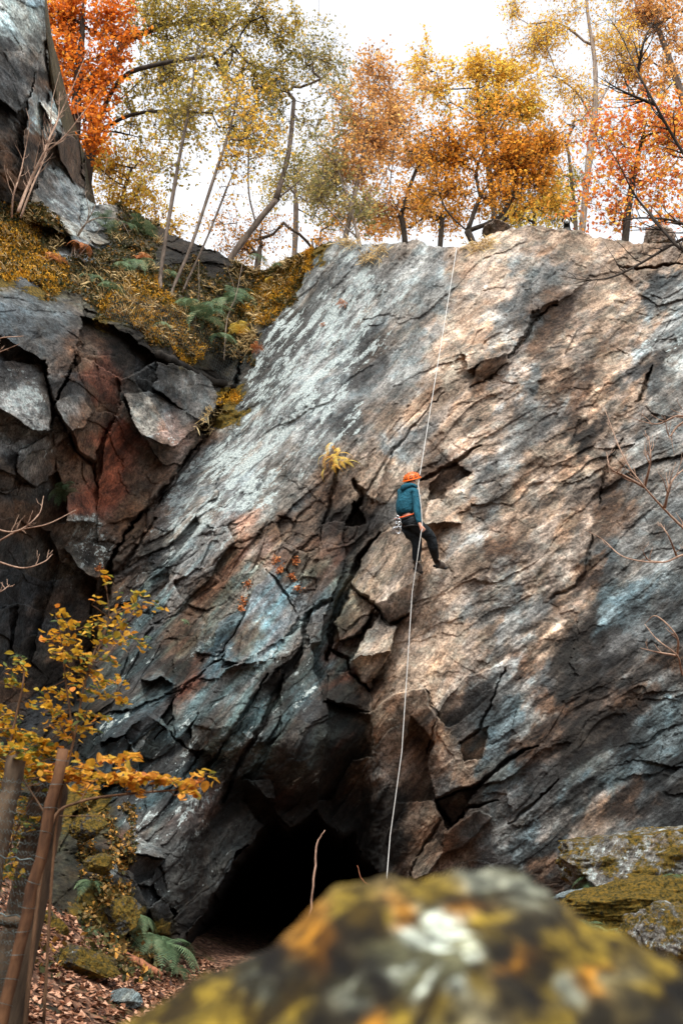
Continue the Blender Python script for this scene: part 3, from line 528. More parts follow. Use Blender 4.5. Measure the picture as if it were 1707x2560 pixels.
# lichen likes the up-facing edges
# plateau behind the skyline
r0 = np.searchsorted(ys, Tx+.01, 'left')-1; r0 = np.clip(r0, 0, NR-1); TOP = P1[r0, np.arange(len(xs))]
NB = 60; back = (np.linspace(0, 1, NB+1)[1:][::-1]**1.7*45)[:, None]
bp_ = TOP[None].repeat(NB, 0).copy(); bp_[..., 1] += back
bp_[..., 2] += -np.minimum(back*.25, .6)+.12*noise(bp_[..., 0], bp_[..., 1], 0*bp_[..., 0], 3)*np.minimum(back, 1)
bp_ = np.concatenate([bp_, TOP[None]], 0); NB += 1
ALL = np.concatenate([bp_, P1], 0); nr, nc = ALL.shape[:2]
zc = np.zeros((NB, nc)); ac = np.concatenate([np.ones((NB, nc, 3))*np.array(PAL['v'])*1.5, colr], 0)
al = np.concatenate([zc, lich], 0); am = np.concatenate([zc+.35, moss], 0); ag = np.concatenate([zc, right], 0)
i0 = (np.arange(nr-1)[:, None]*nc+np.arange(nc-1)[None]).ravel()
Fq = np.stack([i0, i0+nc, i0+nc+1, i0+1], 1).reshape(nr-1, nc-1, 4)
dead = np.zeros((nr-1, nc-1), bool); dead[NB-1] = True; lowr = ys[1:, None] <= np.minimum(Tx[None, 1:], Tx[None, :-1])+.01; dead[NB:] = lowr
Fq = Fq[~dead]
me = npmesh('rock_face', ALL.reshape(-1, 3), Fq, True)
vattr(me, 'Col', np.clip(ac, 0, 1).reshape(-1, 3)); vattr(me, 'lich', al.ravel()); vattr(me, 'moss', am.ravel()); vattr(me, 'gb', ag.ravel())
M_ROCK = rock_material('weathered_slate')
rock = link('rock_face', me, None, M_ROCK); tag(rock, kind='structure')
def surfY(x, y):
    c = int(np.clip(round((x-XU)/STEP)+XOFF, 0, len(xs)-1)); r = int(np.clip(np.searchsorted(ys, max(y, Tx[c])), 0, NR-1)); return float(YS[r, c])
def SP(x, y, off=0.): return W3(x, y, surfY(x, y)-off)
def ridgeP(x, back=0.):
    c = int(np.clip(round((x-XU)/STEP)+XOFF, 0, len(xs)-1)); p = TOP[c].copy(); p[1] += back; p[2] += -min(back*.25, .6); return p
# ------------------------------------------------------------------ ground sheet
GP = [W3(470,2440,15.2), W3(300,2400,13.5), W3(60,2500,9), W3(200,2560,8.2), W3(200,2200,13.6), W3(90,2230,12.4), W3(60,2350,10.), W3(300,2280,14.6), W3(1280,2300,14.6), W3(1450,2300,13.8), W3(1700,2290,13.), W3(1650,2420,11.5), W3(1350,2400,13)]
GP = [tuple(p) for p in GP]+[(0,0,0),(3,0,.2),(-3,0,.2),(0,4,0.05),(3,4,.5),(-3,4,.5),(0,9,.2),(2,9,.5),(1,14,.6),(0,17,.6),(3,17,1.5),(0,20,.6),(-9,9,2.5),(9,9,3),(-9,0,1.5),(9,0,1.5),(-9,15,4),(9,15,4),(0,26,1),(0,-5,0)]
GP = np.array(GP, float); _gw = rbf_fit(GP[:, :2]*100, GP[:, 2], 2.)
def gz(x, y):
    x = np.asarray(x, float); y = np.asarray(y, float); xc = np.clip(x, -10, 10); yc = np.clip(y, -6, 25)
    z = rbf_eval(GP[:, :2]*100, _gw, np.c_[xc.ravel(), yc.ravel()]*100).reshape(x.shape)
    far = np.hypot(x-xc, y-yc)
    z = z+.05*fbm(x*1.2, y*1.2, x*0, 3, 7)+.02*fbm(x*6, y*6, x*0, 2, 8)
    # unseen banks added at the sides and behind, cutting low frontal sky light
    z = z+np.where(far > 0, 14*sst(0, 22, far), 0); return z
g1 = np.r_[-400, -200, -100, -60, np.arange(-40, -8, 1.), np.arange(-8, 8, .07), np.arange(8, 41, 1.), 60, 100, 200, 400]
g2 = np.r_[-400, -200, -100, -60, np.arange(-40, 5, 1.), np.arange(5, 17, .07), np.arange(17, 24, .5), 26]
gx, gy = np.meshgrid(g1, g2); gzz = gz(gx, gy)
gzz = np.where((gy > 17)&(np.abs(gx) > 8), np.minimum(gzz, 6), gzz)
n2 = gx.shape[1]; i0 = (np.arange(gx.shape[0]-1)[:, None]*n2+np.arange(n2-1)[None]).ravel()
me = npmesh('ground', np.stack([gx, gy, gzz], -1).reshape(-1, 3), np.stack([i0, i0+1, i0+n2+1, i0+n2], 1))
mg, nt, b = newmat('leafy_soil', .95); tc = nt.nodes.new('ShaderNodeTexCoord').outputs['Object']
vo = N(nt, 'ShaderNodeTexVoronoi', Scale=17.); L(nt, tc, vo.inputs['Vector'])
s1 = nt.nodes.new('ShaderNodeSeparateColor'); L(nt, vo.outputs['Color'], s1.inputs[0])
c = ramp(nt, s1.outputs[0], [(0., (.03, .017, .012)), (.4, (.08, .038, .022)), (.7, (.15, .075, .045)), (1., (.25, .15, .10))]).outputs[0]
c = mixc(nt, ramp(nt, nz(nt, tc, 1.3, 4.), [(.55, 0.), (.68, 1.)]).outputs[0], c, (.04, .035, .008))
L(nt, c, b.inputs['Base Color']); bp = N(nt, 'ShaderNodeBump', Strength=1., Distance=.04); L(nt, vo.outputs['Distance'], bp.inputs['Height']); L(nt, bp.outputs[0], b.inputs['Normal'])
tag(link('ground', me, None, mg), kind='structure')
# ------------------------------------------------------------------ trees
def connect(nodes, par, tips, bend=.12, seg=.35, pull=.35):
    """grow branches from the existing skeleton out to every tip, nearest first"""
    nodes = [np.array(p, float) for p in nodes]; par = list(par); plen = [0.]*len(nodes)
    for i in range(1, len(nodes)): plen[i] = plen[par[i]]+np.linalg.norm(nodes[i]-nodes[par[i]])
    n0 = np.array(nodes); order = np.argsort([np.min(np.linalg.norm(n0-t, axis=1)) for t in tips]); ends = []
    A = np.zeros((len(tips)*14+len(nodes)+50, 3)); PL = np.full(len(A), 1e9); n = len(nodes); A[:n] = n0; PL[:n] = plen
    for k in order:
        t = tips[k]; d = np.linalg.norm(A[:n]-t, axis=1); up = np.maximum(0, A[:n, 2]-t[2])
        j = int(np.argmin(d+pull*PL[:n]*.25+up*.5)); a = A[j].copy(); D = d[j]; m = int(np.clip(round(D/seg), 1, 12)); last = j
        c = RNG.normal(size=3)*bend*D; c[2] += .10*D
        for q in range(1, m+1):
            s = q/m; p = a*(1-s)+t*s+c*(s*(1-s))*1.6+(RNG.normal(size=3)*.03*seg if q < m else 0)
            if n >= len(A): break
            A[n] = p; PL[n] = PL[last]+D/m; par.append(last); last = n; n += 1
        ends.append(last)
    return A[:n], par, ends
def skeleton_edges(A, par, rt, trunk_r, ntr, ex=2.3):
    n = len(A); w = np.zeros(n); kids = np.zeros(n)
    for i in range(1, n): kids[par[i]] += 1
    for i in range(n-1, 0, -1):
        if kids[i] == 0: w[i] = rt**ex
        w[par[i]] += w[i]
    r = w**(1/ex)
    if trunk_r is not None:
        f = trunk_r/max(r[0], 1e-6); r = rt+(trunk_r-rt)*(np.maximum(r-rt, 0)/max(r[0]-rt, 1e-6))**1.45
    E = [[*A[par[i]], *A[i], min(r[par[i]], r[i]*1.5), r[i]] for i in range(1, n)]
    return np.array(E)
def leaves(C, size, rnd, flat=0., shape='quad', droop=.3):
    """one bent leaf per centre"""
    n = len(C); d = RNG.normal(size=(n, 3)); d[:, 2] = d[:, 2]*(1-flat)-droop; d /= np.linalg.norm(d, axis=1, keepdims=True)
    u = RNG.normal(size=(n, 3)); u[:, 2] *= (1-flat); nn = np.cross(d, u)
    if flat: nn = nn*(1-flat)+np.array([0, 0, 1.])*np.sign(nn[:, 2:3]+1e-6)*flat
    u = np.cross(nn, d); u /= np.linalg.norm(u, axis=1, keepdims=True); nn = np.cross(d, u)
    s = (size*RNG.uniform(.65, 1.3, n))[:, None]; a = C-d*s*.5
    if shape == 'quad':
        V = np.stack([a, a+d*s*.5+u*s*.34+nn*s*.12, a+d*s, a+d*s*.5-u*s*.34+nn*s*.12], 1).reshape(-1, 3)
        F = np.arange(n*4).reshape(n, 4); return V, F, rnd
    prof = [(0, 0, 0), (.18, .26, .08), (.45, .38, .12), (.75, .26, .07), (1, 0, -.06), (.75, -.26, .07), (.45, -.38, .12), (.18, -.26, .08)]
    V = np.stack([a+d*s*p+u*s*q+nn*s*w for p, q, w in prof]+[a+d*s*.5], 1).reshape(-1, 3)
    k = np.arange(8); T = np.stack([k, (k+1) % 8, k*0+8], 1)[None]+(np.arange(n)*9)[:, None, None]
    return V, T.reshape(-1, 3), np.repeat(rnd, 8)
M_DARKBARK = bark_material('dark_bark', (.012, .009, .007), (.05, .038, .028)); M_PALEBARK = bark_material('pale_bark', (.10, .075, .06), (.30, .24, .19))
M_MIDBARK = bark_material('mid_bark', (.045, .034, .026), (.15, .115, .09))
def LM(name, *c, tr=.62): k = len(c); c = [tuple(min(.9, v*1.75) for v in q) for q in c]; return leaf_material(name, [(.08+.84*i/(k-1), q) for i, q in enumerate(c)], tr)
M_ORANGE = LM('orange_beech_leaf', (.13,.035,.006), (.33,.085,.010), (.50,.15,.015), (.62,.25,.03)); M_OLIVE = LM('olive_oak_leaf', (.09,.075,.015), (.19,.15,.03), (.30,.22,.04), (.42,.25,.05))
M_TAN = LM('tan_leaf', (.18,.10,.035), (.34,.17,.055), (.48,.25,.08), (.55,.33,.10)); M_GOLD = LM('gold_leaf', (.20,.11,.02), (.40,.22,.03), (.58,.33,.05), (.70,.44,.09))
M_OAK = LM('amber_oak_leaf', (.12,.07,.012), (.33,.15,.02), (.50,.21,.025), (.60,.29,.04)); M_RED = LM('russet_leaf', (.22,.055,.025), (.46,.13,.035), (.60,.24,.04), (.68,.38,.07)); M_GREY = LM('greyish_leaf', (.08,.085,.035), (.17,.155,.06), (.28,.22,.08), (.40,.27,.08))
def tree(label, trunk, blobs, leafmat, barkmat, Y, cat='tree', group=None, tr=.10, limbs=(), lsize=.10, nleaf=34, base=None, tip=.0055, dens=2.5, hole=-.14, name='autumn_tree', spread=.27):
    P = [W3(x, y, Y) for x, y in trunk]
    if base is None: b0 = P[0].copy(); b0[2] -= .9
    else: b0 = np.array(base, float)
    pts = smoothpath(np.array([b0]+P), 4); nodes = list(pts); par = [0]+list(range(len(pts)-1)); trn = len(nodes); ch = [(0, (1, len(nodes)))]
    for lb in limbs:
        lp = smoothpath(np.array([W3(q[0], q[1], Y+(q[2] if len(q) > 2 else 0)) for q in lb]), 4)
        j = int(np.argmin(np.linalg.norm(np.array(nodes)-lp[0], axis=1))); last = j
        q0 = len(nodes)
        for p in lp[1:]: nodes.append(p); par.append(last); last = len(nodes)-1
        ch.append((j, (q0, len(nodes))))
    tips = []; trn2 = len(nodes)
    for x, y, rx, ry, nc in blobs:
        nc = int(nc*dens); v = RNG.normal(size=(nc, 3)); v /= np.linalg.norm(v, axis=1, keepdims=True); v *= np.abs(RNG.normal(.66, .33, (nc, 1)))
        c = W3(x, y, Y); k = mpp(Y); tips += list(c+v[:, :1]*RT*rx*k+v[:, 1:2]*UP*ry*k+v[:, 2:3]*FW*(rx+ry)*.5*k)
    tips = np.array(tips); so = len(COL.objects)*1.7; kp = fbm(tips[:, 0]*.75+so, tips[:, 1]*.75, tips[:, 2]*.75, 2, 3)+RNG.normal(size=len(tips))*.12 > hole; kp[:4] = True; tips = tips[kp] if len(tips) > 20 else tips; A, par, ends = connect(nodes, par, tips)
    E = skeleton_edges(A, par, tip, tr, trn)
    root = empty(name, b0, label, cat, group)
    r_ = np.zeros(len(A)); r_[0] = E[0, 6]*1.15; r_[1:] = E[:, 7]; fat = [i for i in range(1, len(A)) if i >= trn2]; chains = []
    for st_, en in ch: idx = [st_]+list(range(*en)); chains.append(sweep(A[idx], np.minimum(r_[idx], r_[idx[1]]*1.2)*(1+.06*RNG.normal(size=len(idx))), 8))
    trunkparts = chains+([tubes(E[np.array(fat)-1], 5)] if fat else [])
    ec = A[ends]; n = len(ec); nleaf = int(nleaf*.66); ed = ec-A[[par[i] for i in ends]]; ed /= np.linalg.norm(ed, axis=1, keepdims=True)+1e-9
    NT = 5; td = RNG.normal(size=(n, NT, 3))*.75+ed[:, None]*.7; td /= np.linalg.norm(td, axis=2, keepdims=True); tl_ = spread*2.3*RNG.uniform(.5, 1.25, (n, NT, 1)); ti = RNG.integers(0, NT, (n, nleaf)); ar = np.arange(n)[:, None]
    TW = np.concatenate([np.repeat(ec, NT, 0), (ec[:, None]+td*tl_).reshape(-1, 3), np.full((n*NT, 1), tip*.8), np.full((n*NT, 1), tip*.35)], 1)
    lt = RNG.uniform(.1, 1.08, (n, nleaf, 1)); cc = ec[:, None]+td[ar, ti]*tl_[ar, ti]*lt+RNG.normal(size=(n, nleaf, 3))*.055
    V, F = join(trunkparts+[tubes(TW, 3)]); link('trunk', npmesh('trunk', V, F), root, barkmat)
    cr = RNG.uniform(0, 1, (n, 1)); z = sst(ec[:, 2].min(), ec[:, 2].max(), ec[:, 2])[:, None]
    rn = np.clip(.45*cr+.55*RNG.uniform(0, 1, (n, nleaf)), 0, 1)
    V, F, rn = leaves(cc.reshape(-1, 3), lsize, rn.ravel()); me = npmesh('crown', V, F, False); vattr(me, 'rnd', rn, 'FACE')
    link('crown', me, root, leafmat); return root
RG = 'autumn trees above the quarry face'
tree('orange leaved beech beside the tall left rock pillar, its crown the deepest orange', [(190,560),(186,430),(192,250),(205,100),(212,-60)],
 [(180,40,80,60,26),(270,50,55,50,16),(190,140,70,50,22),(280,140,50,40,13),(165,220,50,40,14),(240,210,60,40,13),(160,300,40,40,10),(230,290,50,40,8),(225,350,34,26,6),(180,-60,120,60,20),(300,90,30,30,6)], M_ORANGE, M_DARKBARK, 21.5, group=RG, lsize=.12, nleaf=48, tr=.16)
tree('spreading olive green oak with dark level limbs reaching right behind the orange beech', [(205,585),(215,450),(232,335),(225,200)],
 [(400,50,110,80,30),(530,50,120,80,34),(640,50,80,80,22),(420,180,110,70,30),(560,170,120,80,34),(660,200,60,90,30),(370,330,90,50,26),(480,300,130,70,40),(600,330,70,70,16),(700,90,60,80,16),(330,250,60,60,12),(450,-60,260,60,30)],
 M_OLIVE, M_DARKBARK, 23., group=RG, tr=.17, limbs=[[(232,335),(330,287,-.5),(430,277,-.6),(530,283,-.4)],[(235,330),(290,330),(360,345,.5),(430,350,.7)],[(225,200),(330,95,.3),(430,62,.5),(500,10,.5)],[(232,335),(300,200,-1),(400,160,-1.2),(520,140,-1)]], nleaf=44, tip=.008)
tree('low yellow and rust leaved tree filling the gap above the fern slope', [(300,560),(310,480),(330,420)], [(290,420,70,70,26),(360,480,70,60,26),(300,520,60,50,20),(420,560,60,40,18),(370,400,60,50,12),(440,470,60,40,10),(250,400,40,70,14)],
 M_GOLD, M_DARKBARK, 24., group=RG, nleaf=34, tr=.10)
SB = 'slender stems rising from the mossy ledge'
tree('leftmost thin straight stem on the ledge, sparse yellow green leaves', [(402,690),(414,600),(448,400),(474,260),(500,60),(508,-80)], [(470,280,90,90,22),(500,130,90,90,26),(440,420,60,60,8)], M_OLIVE, M_MIDBARK, 19., group=SB, base=SP(402,722,.05), tr=.045, nleaf=24, tip=.005, name='slender_tree')
tree('middle thin leaning stem on the ledge with sparse golden leaves near its top', [(435,715),(480,610),(540,430),(576,320),(600,200)], [(590,260,80,80,20),(560,400,50,60,6),(640,330,50,60,8)], M_GOLD, M_MIDBARK, 19.2, group=SB, base=SP(428,742,.05), tr=.038, nleaf=22, tip=.005, name='slender_tree')
tree('rightmost thin leaning stem on the ledge, nearly bare', [(470,700),(520,590),(560,490),(596,400)], [(600,400,40,50,4),(560,470,40,40,3)], M_GOLD, M_MIDBARK, 19.6, group=SB, base=SP(455,732,.05), tr=.026, nleaf=14, tip=.005, name='slender_tree')
tree('right leaning tree with forked dark limbs at the head of the gully', [(572,655),(640,560),(690,500)], [(630,330,60,90,26),(700,230,80,100,38),(790,140,80,80,34),(800,60,30,50,3),(800,300,70,100,20),(850,200,40,80,12),(740,420,70,60,10),(870,400,50,70,12)],
 M_GREY, M_MIDBARK, 24., group=RG, tr=.10, limbs=[[(690,500),(770,430),(840,320)],[(640,560),(622,480),(622,370)],[(690,500),(722,380),(735,250)],[(690,500),(770,500),(850,470)]], nleaf=34)
tree('low orange and olive thicket tree at the bottom of the sky notch', [(640,690),(650,620)], [(610,620,60,40,20),(690,580,70,50,26),(760,560,70,50,24),(800,600,60,30,14),(560,560,40,40,6),(840,540,50,50,16)], M_OAK, M_MIDBARK, 25., group=RG, nleaf=30, lsize=.08)
tree('pale stemmed tan tree standing just left of the rope anchor lip', [(858,620),(890,470),(925,300),(945,120)], [(890,290,60,80,26),(945,200,60,70,24),(880,420,70,70,28),(930,350,70,70,26),(965,110,30,50,5)], M_TAN, M_PALEBARK, 21., group=RG, tr=.07, limbs=[[(862,600),(835,480),(800,380)],[(866,600),(960,440),(1000,330)]], nleaf=34, name='slender_tree')
tree('grey stemmed tree with thin upright twigs left of the tan tree', [(900,622),(870,500),(840,400),(830,250)], [(830,420,45,90,22),(850,300,50,80,14),(900,520,50,40,14),(800,480,50,60,16)], M_GREY, M_PALEBARK, 20.6, group=RG, tr=.05, limbs=[[(895,600),(800,500),(740,420)],[(895,600),(850,420),(760,330)]], nleaf=26, name='slender_tree')
tree('dark trunked tan oak behind the low lip of the face', [(1012,615),(1002,540),(975,480),(985,380)], [(1000,300,70,80,34),(1040,200,60,70,26),(980,420,70,60,30),(1050,400,60,60,24),(960,520,60,50,18),(1040,510,60,50,14)], M_TAN, M_DARKBARK, 23.5, group=RG, tr=.085, limbs=[[(1002,540),(960,490),(920,470)],[(1002,540),(1030,450),(1060,380)]], nleaf=40)
tree('broad amber oak with black forked limbs, nearest tree above the rope', [(1184,622),(1168,578)], [(1210,330,100,55,52),(1140,380,80,60,44),(1280,410,90,55,44),(1350,370,70,45,28),(1090,330,50,60,22),(1110,480,70,50,20),(1240,490,90,45,24),(1330,450,60,40,16)],
 M_OAK, M_DARKBARK, 21.5, group=RG, tr=.10, limbs=[[(1168,578),(1123,536),(1100,490),(1090,440)],[(1168,578),(1200,492),(1243,426),(1254,370)],[(1200,492),(1190,430),(1215,360)],[(1168,578),(1245,545),(1283,492),(1342,426),(1396,400)],[(1283,492),(1290,430),(1310,380)]], nleaf=46, tip=.008)
tree('tall olive and gold oak rising behind the amber oak', [(1240,600),(1225,450),(1200,300),(1190,200)], [(1110,220,80,70,34),(1190,180,80,60,32),(1270,200,80,60,40),(1310,270,60,60,30),(1230,260,90,50,34),(1380,500,60,70,22),(1290,530,80,40,16),(1060,160,40,50,8)], M_GOLD, M_DARKBARK, 26., group=RG, tr=.12, nleaf=44, lsize=.11)
tree('tall birch with a pale trunk and drooping yellow sprays', [(1452,600),(1468,430),(1484,306),(1488,219),(1484,137),(1468,33),(1460,-80)], [(1350,110,60,60,26),(1420,50,80,60,40),(1500,50,80,70,40),(1545,130,50,60,20),(1284,30,14,50,6),(1400,190,50,50,12),(1540,-40,90,50,24),(1400,-50,90,50,26),(1450,240,70,50,8)],
 M_GOLD, M_PALEBARK, 23., group=RG, tr=.10, limbs=[[(1484,306),(1440,230),(1380,190),(1340,200)],[(1484,280),(1530,200),(1560,150)],[(1480,120),(1400,60),(1320,60)]], nleaf=40, lsize=.08)
tree('orange red maple right of the dog, largest leaves on the skyline', [(1560,625),(1572,500),(1592,400),(1620,280)], [(1500,350,50,60,30),(1580,320,80,70,54),(1665,340,80,80,54),(1455,430,60,50,30),(1560,440,90,60,54),(1665,460,80,70,46),(1430,510,50,40,20),(1540,530,80,40,34),(1640,550,80,40,30),(1740,420,60,130,40)],
 M_RED, M_DARKBARK, 20.5, group=RG, tr=.09, lsize=.115, nleaf=36, hole=.05, spread=.34, dens=1.1)
tree('gold and orange tree filling the upper right corner', [(1790,640),(1750,400),(1690,200),(1640,60)], [(1620,50,80,70,44),(1690,140,80,90,50),(1570,170,60,60,26),(1640,230,70,50,26),(1640,-50,120,60,44),(1760,40,80,140,50)], M_TAN, M_MIDBARK, 24., group=RG, tr=.12, limbs=[[(1690,200),(1620,150),(1560,140)]], nleaf=40, lsize=.11)
tree('farther olive tree seen through the branches left of the pale stemmed trees', [(735,650),(740,520),(735,400)], [(700,470,80,60,20),(780,470,80,70,24),(740,380,80,60,16),(840,540,90,40,18)], M_OLIVE, M_MIDBARK, 29., group=RG, tr=.09, nleaf=32)
tree('farther amber tree low on the skyline between the two dark trunked oaks', [(1100,610),(1105,520),(1100,440)], [(1060,500,70,60,20),(1120,540,80,40,22),(1000,560,60,30,14),(1160,470,60,60,14),(940,570,50,30,12)], M_OAK, M_DARKBARK, 28., group=RG, tr=.09, nleaf=34)
tree('farther olive tree low on the skyline directly left of the dog', [(1330,600),(1335,540),(1330,480)], [(1290,540,70,40,20),(1350,500,70,60,26),(1400,540,60,40,20),(1310,450,60,50,14),(1420,470,50,60,14)], M_OLIVE, M_DARKBARK, 28., group=RG, tr=.09, nleaf=36)
tree('farther tan tree filling the gap under the birch crown', [(1440,600),(1430,470),(1420,380)], [(1400,360,60,50,12),(1440,300,50,50,8),(1380,420,60,40,12),(1480,250,60,50,10)], M_TAN, M_MIDBARK, 28., group=RG, tr=.08, nleaf=28)
# ---- bare saplings and twigs
M_TWIG = bark_material('pinkish_twig', (.17, .10, .07), (.42, .29, .21)); M_GREYTWIG = bark_material('grey_twig', (.10, .08, .06), (.28, .22, .17))
def bare(label, stems, Y, r0=.02, mat=None, side=26, base=None, cat='sapling', group=None, name='bare_sapling', L0=.9, rt=.0025, spread=.5):
    """stems: pixel polylines, thick end first"""
    root = empty(name, W3(*stems[0][0][:2], Y), label, cat, group); parts = []
    for k, st in enumerate(stems):
        P = smoothpath(np.array([W3(q[0], q[1], Y+(q[2] if len(q) > 2 else .15*sin(i*2.+k))) for i, q in enumerate(st)]), 6); n = len(P)
        ra = r0*(1 if k == 0 else .6); parts.append(sweep(P, np.linspace(ra, rt, n), 6))
        for j in range(int(side*(1 if k == 0 else .5))):
            t = RNG.uniform(.15, .97); i = int(t*(n-1)); d = P[min(i+1, n-1)]-P[max(i-1, 0)]; d /= np.linalg.norm(d); q = RNG.normal(size=3); q -= d*(q@d); q /= np.linalg.norm(q); q = d*.8+q*spread*1.4; q[2] += .25; q /= np.linalg.norm(q)
            Lb = L0*(1-t*.6)*RNG.uniform(.35, 1); m = 6; B = [P[i]]
            for _ in range(m): q = q+RNG.normal(size=3)*.12+np.array([0, 0, .05]); q /= np.linalg.norm(q); B.append(B[-1]+q*Lb/m)
            parts.append(sweep(B, np.linspace(ra*(1-t)*.45+rt, rt*.6, m+1), 5))
            if RNG.uniform() < .7:
                q2 = q+RNG.normal(size=3)*.5; q2 /= np.linalg.norm(q2); parts.append(sweep([B[3], B[3]+q2*Lb*.25, B[3]+q2*Lb*.5+np.array([0, 0, .03])], [rt, rt*.8, rt*.5], 4))
    V, F = join(parts); link('branches', npmesh('branches', V, F), root, mat or M_TWIG); return root
bare('bare pinkish forked sapling leaning out from the foot of the left rock pillar', [[(46,530),(74,458),(110,384),(119,357),(152,283),(184,214),(232,95)],[(110,384),(161,342),(205,286),(253,226)],[(30,545),(34,490),(50,440),(62,387),(74,312),(66,270)],[(52,545),(80,470),(112,395),(128,330),(130,260),(150,180)],[(119,357),(145,300),(150,230)]], 16., .035, side=22, L0=.8)
bare('bare grey shrub arching over the fern slope', [[(176,665),(186,610),(214,560),(250,545),(300,550),(325,590)],[(186,610),(222,540),(215,480),(245,500)],[(214,560),(236,520),(262,430),(270,380)],[(186,610),(196,640),(260,560)]], 17.5, .02, M_GREYTWIG, side=16, L0=.6, cat='shrub', name='bare_shrub')
bare('pale dead stem standing in the ferns right of the mossy ledge', [[(560,900),(568,800),(590,740),(606,660),(612,640)],[(590,740),(580,700),(560,650)]], 19.3, .015, M_GREYTWIG, side=4, L0=.4, cat='dead stem', name='dead_stem')
bare('thin pale dead stem in the ferns near the middle of the ledge', [[(480,870),(490,790),(498,720),(497,650)]], 18.7, .012, M_GREYTWIG, side=3, L0=.3, cat='dead stem', name='dead_stem')
bare('long dark bare bough crossing the top right corner leaves', [[(2120,2800),(2050,1800),(1880,900),(1760,440),(1707,383),(1637,262),(1593,180),(1550,87),(1506,22)],[(1637,262),(1560,230),(1490,190)],[(1593,180),(1610,100),(1640,40)],[(1800,660),(1707,628),(1615,525),(1582,481),(1540,400),(1500,340)],[(1800,640),(1707,560),(1600,545),(1500,560)],[(1800,560),(1700,600),(1560,680),(1480,700),(1400,690)]], 10., .042, M_DARKBARK, side=34, L0=.8, cat='bough', name='bare_bough')
bare('bare forked twig branch in front of the right rock, mid height', [[(2080,2800),(2060,2100),(1960,1620),(1800,1390),(1707,1320),(1610,1218),(1555,1136),(1506,1010)],[(1610,1218),(1560,1190),(1525,1170),(1515,1130)],[(1610,1218),(1625,1150),(1620,1090)],[(1660,1270),(1680,1200),(1740,1150)],[(1800,1100),(1707,1040),(1640,1060),(1560,1040)],[(1800,1010),(1700,1060),(1672,1090),(1660,1040)]], 9., .026, M_TWIG, side=16, L0=.4, cat='branch', name='bare_branch')
bare('low bare pinkish twig curling left in front of the right rock', [[(2040,2800),(2010,2000),(1920,1460),(1800,1370),(1707,1387),(1653,1406),(1560,1393),(1506,1349),(1457,1322)],[(1653,1406),(1620,1400),(1604,1375)],[(1690,1390),(1670,1340),(1650,1310)]], 9., .019, M_TWIG, side=8, L0=.3, cat='branch', name='bare_branch')
bare('short bare twig with a red tip at the right edge below the others', [[(2000,2800),(1960,2200),(1860,1850),(1760,1720),(1707,1688),(1692,1639),(1643,1600),(1610,1560)],[(1692,1639),(1640,1630),(1600,1620)],[(1692,1639),(1690,1590),(1640,1540),(1612,1558)]], 9., .019, M_TWIG, side=4, L0=.2, cat='branch', name='bare_branch')
bare('fine bare twigs hanging in from the left edge over the dark recess', [[(-300,2760),(-270,2100),(-170,1500),(-60,1380),(0,1405),(60,1420),(110,1405),(132,1385)],[(-60,1390),(40,1330),(120,1310),(190,1275)],[(-60,1300),(30,1330),(95,1290),(110,1240)],[(-60,1500),(0,1480),(25,1462)]], 8., .014, M_TWIG, side=10, L0=.25, cat='branch', name='bare_branch')
bare('pair of fine bare twigs poking in over the grey blocks at the left edge', [[(-340,2760),(-300,1900),(-180,1050),(-60,900),(0,880),(50,860)],[(-60,902),(-10,850),(60,840)]], 8., .016, M_TWIG, side=6, L0=.2, cat='branch', name='bare_branch')
# ------------------------------------------------------------------ boulders
def rockblob(radii, seed, res=70, cuts=16, rough=.13, sharp=.55):
    """angular boulder: a ball cut by random planes, then roughened"""
    k = np.linspace(-1, 1, res); parts = []
    for ax in range(3):
        for s in (-1, 1):
            u, v = np.meshgrid(k, k); w = np.full_like(u, s); c = [None]*3; c[ax] = w; c[(ax+1) % 3] = u*s; c[(ax+2) % 3] = v
            p = np.stack(c, -1).reshape(-1, 3); i0 = (np.arange(res-1)[:, None]*res+np.arange(res-1)[None]).ravel(); parts.append((p, np.stack([i0, i0+1, i0+res+1, i0+res], 1)))
    V, F = join(parts); D = np.tan(V*.7853); D /= np.linalg.norm(D, axis=1, keepdims=True)
    g = np.random.default_rng(seed); r = np.full(len(D), 1.)
    for _ in range(cuts):
        n = g.normal(size=3); n /= np.linalg.norm(n); d = g.uniform(sharp, .95); q = D@n; r = np.where(q > 1e-3, np.minimum(r, d/np.maximum(q, 1e-3)), r)
    P = D*r[:, None]; o = seed*3.1
    r2 = r*(1+rough*fbm(P[:, 0]*2+o, P[:, 1]*2, P[:, 2]*2, 4, seed)+rough*.35*fbm(P[:, 0]*9+o, P[:, 1]*9, P[:, 2]*9, 3, seed+5))
    return D*r2[:, None]*np.array(radii), F[0]
def boulder(name, label, c, radii, seed, mat, cat='boulder', group=None, rot=0., tilt=0., **k):
    V, F = rockblob(radii, seed, **k); R1 = np.array([[cos(tilt), 0, -sin(tilt)], [0, 1, 0], [sin(tilt), 0, cos(tilt)]]); R2 = np.array([[cos(rot), -sin(rot), 0], [sin(rot), cos(rot), 0], [0, 0, 1]])
    V = V@R1.T@R2.T; o = link(name, npmesh(name, V, F), None, mat); o.location = [float(v) for v in c]; return tag(o, label, cat, group)
M_LBOUL = rock_material('lichen_boulder_rock', ((.10,.095,.085), (.20,.19,.17)), .6, .56, scale=1.6); M_MBOUL = rock_material('mossy_boulder_rock', ((.05,.05,.04), (.12,.11,.09)), .3, .84, scale=1.6)
M_GBOUL = rock_material('grey_stone', ((.03,.03,.027), (.075,.075,.068)), .35, .62, scale=2.); M_BLUE = rock_material('blue_grey_stone', ((.07,.09,.092), (.14,.165,.165)), .3, .1, scale=3.); M_TANB = rock_material('tan_stone', ((.17,.12,.09), (.28,.22,.17)), .1, .2, scale=1.5)
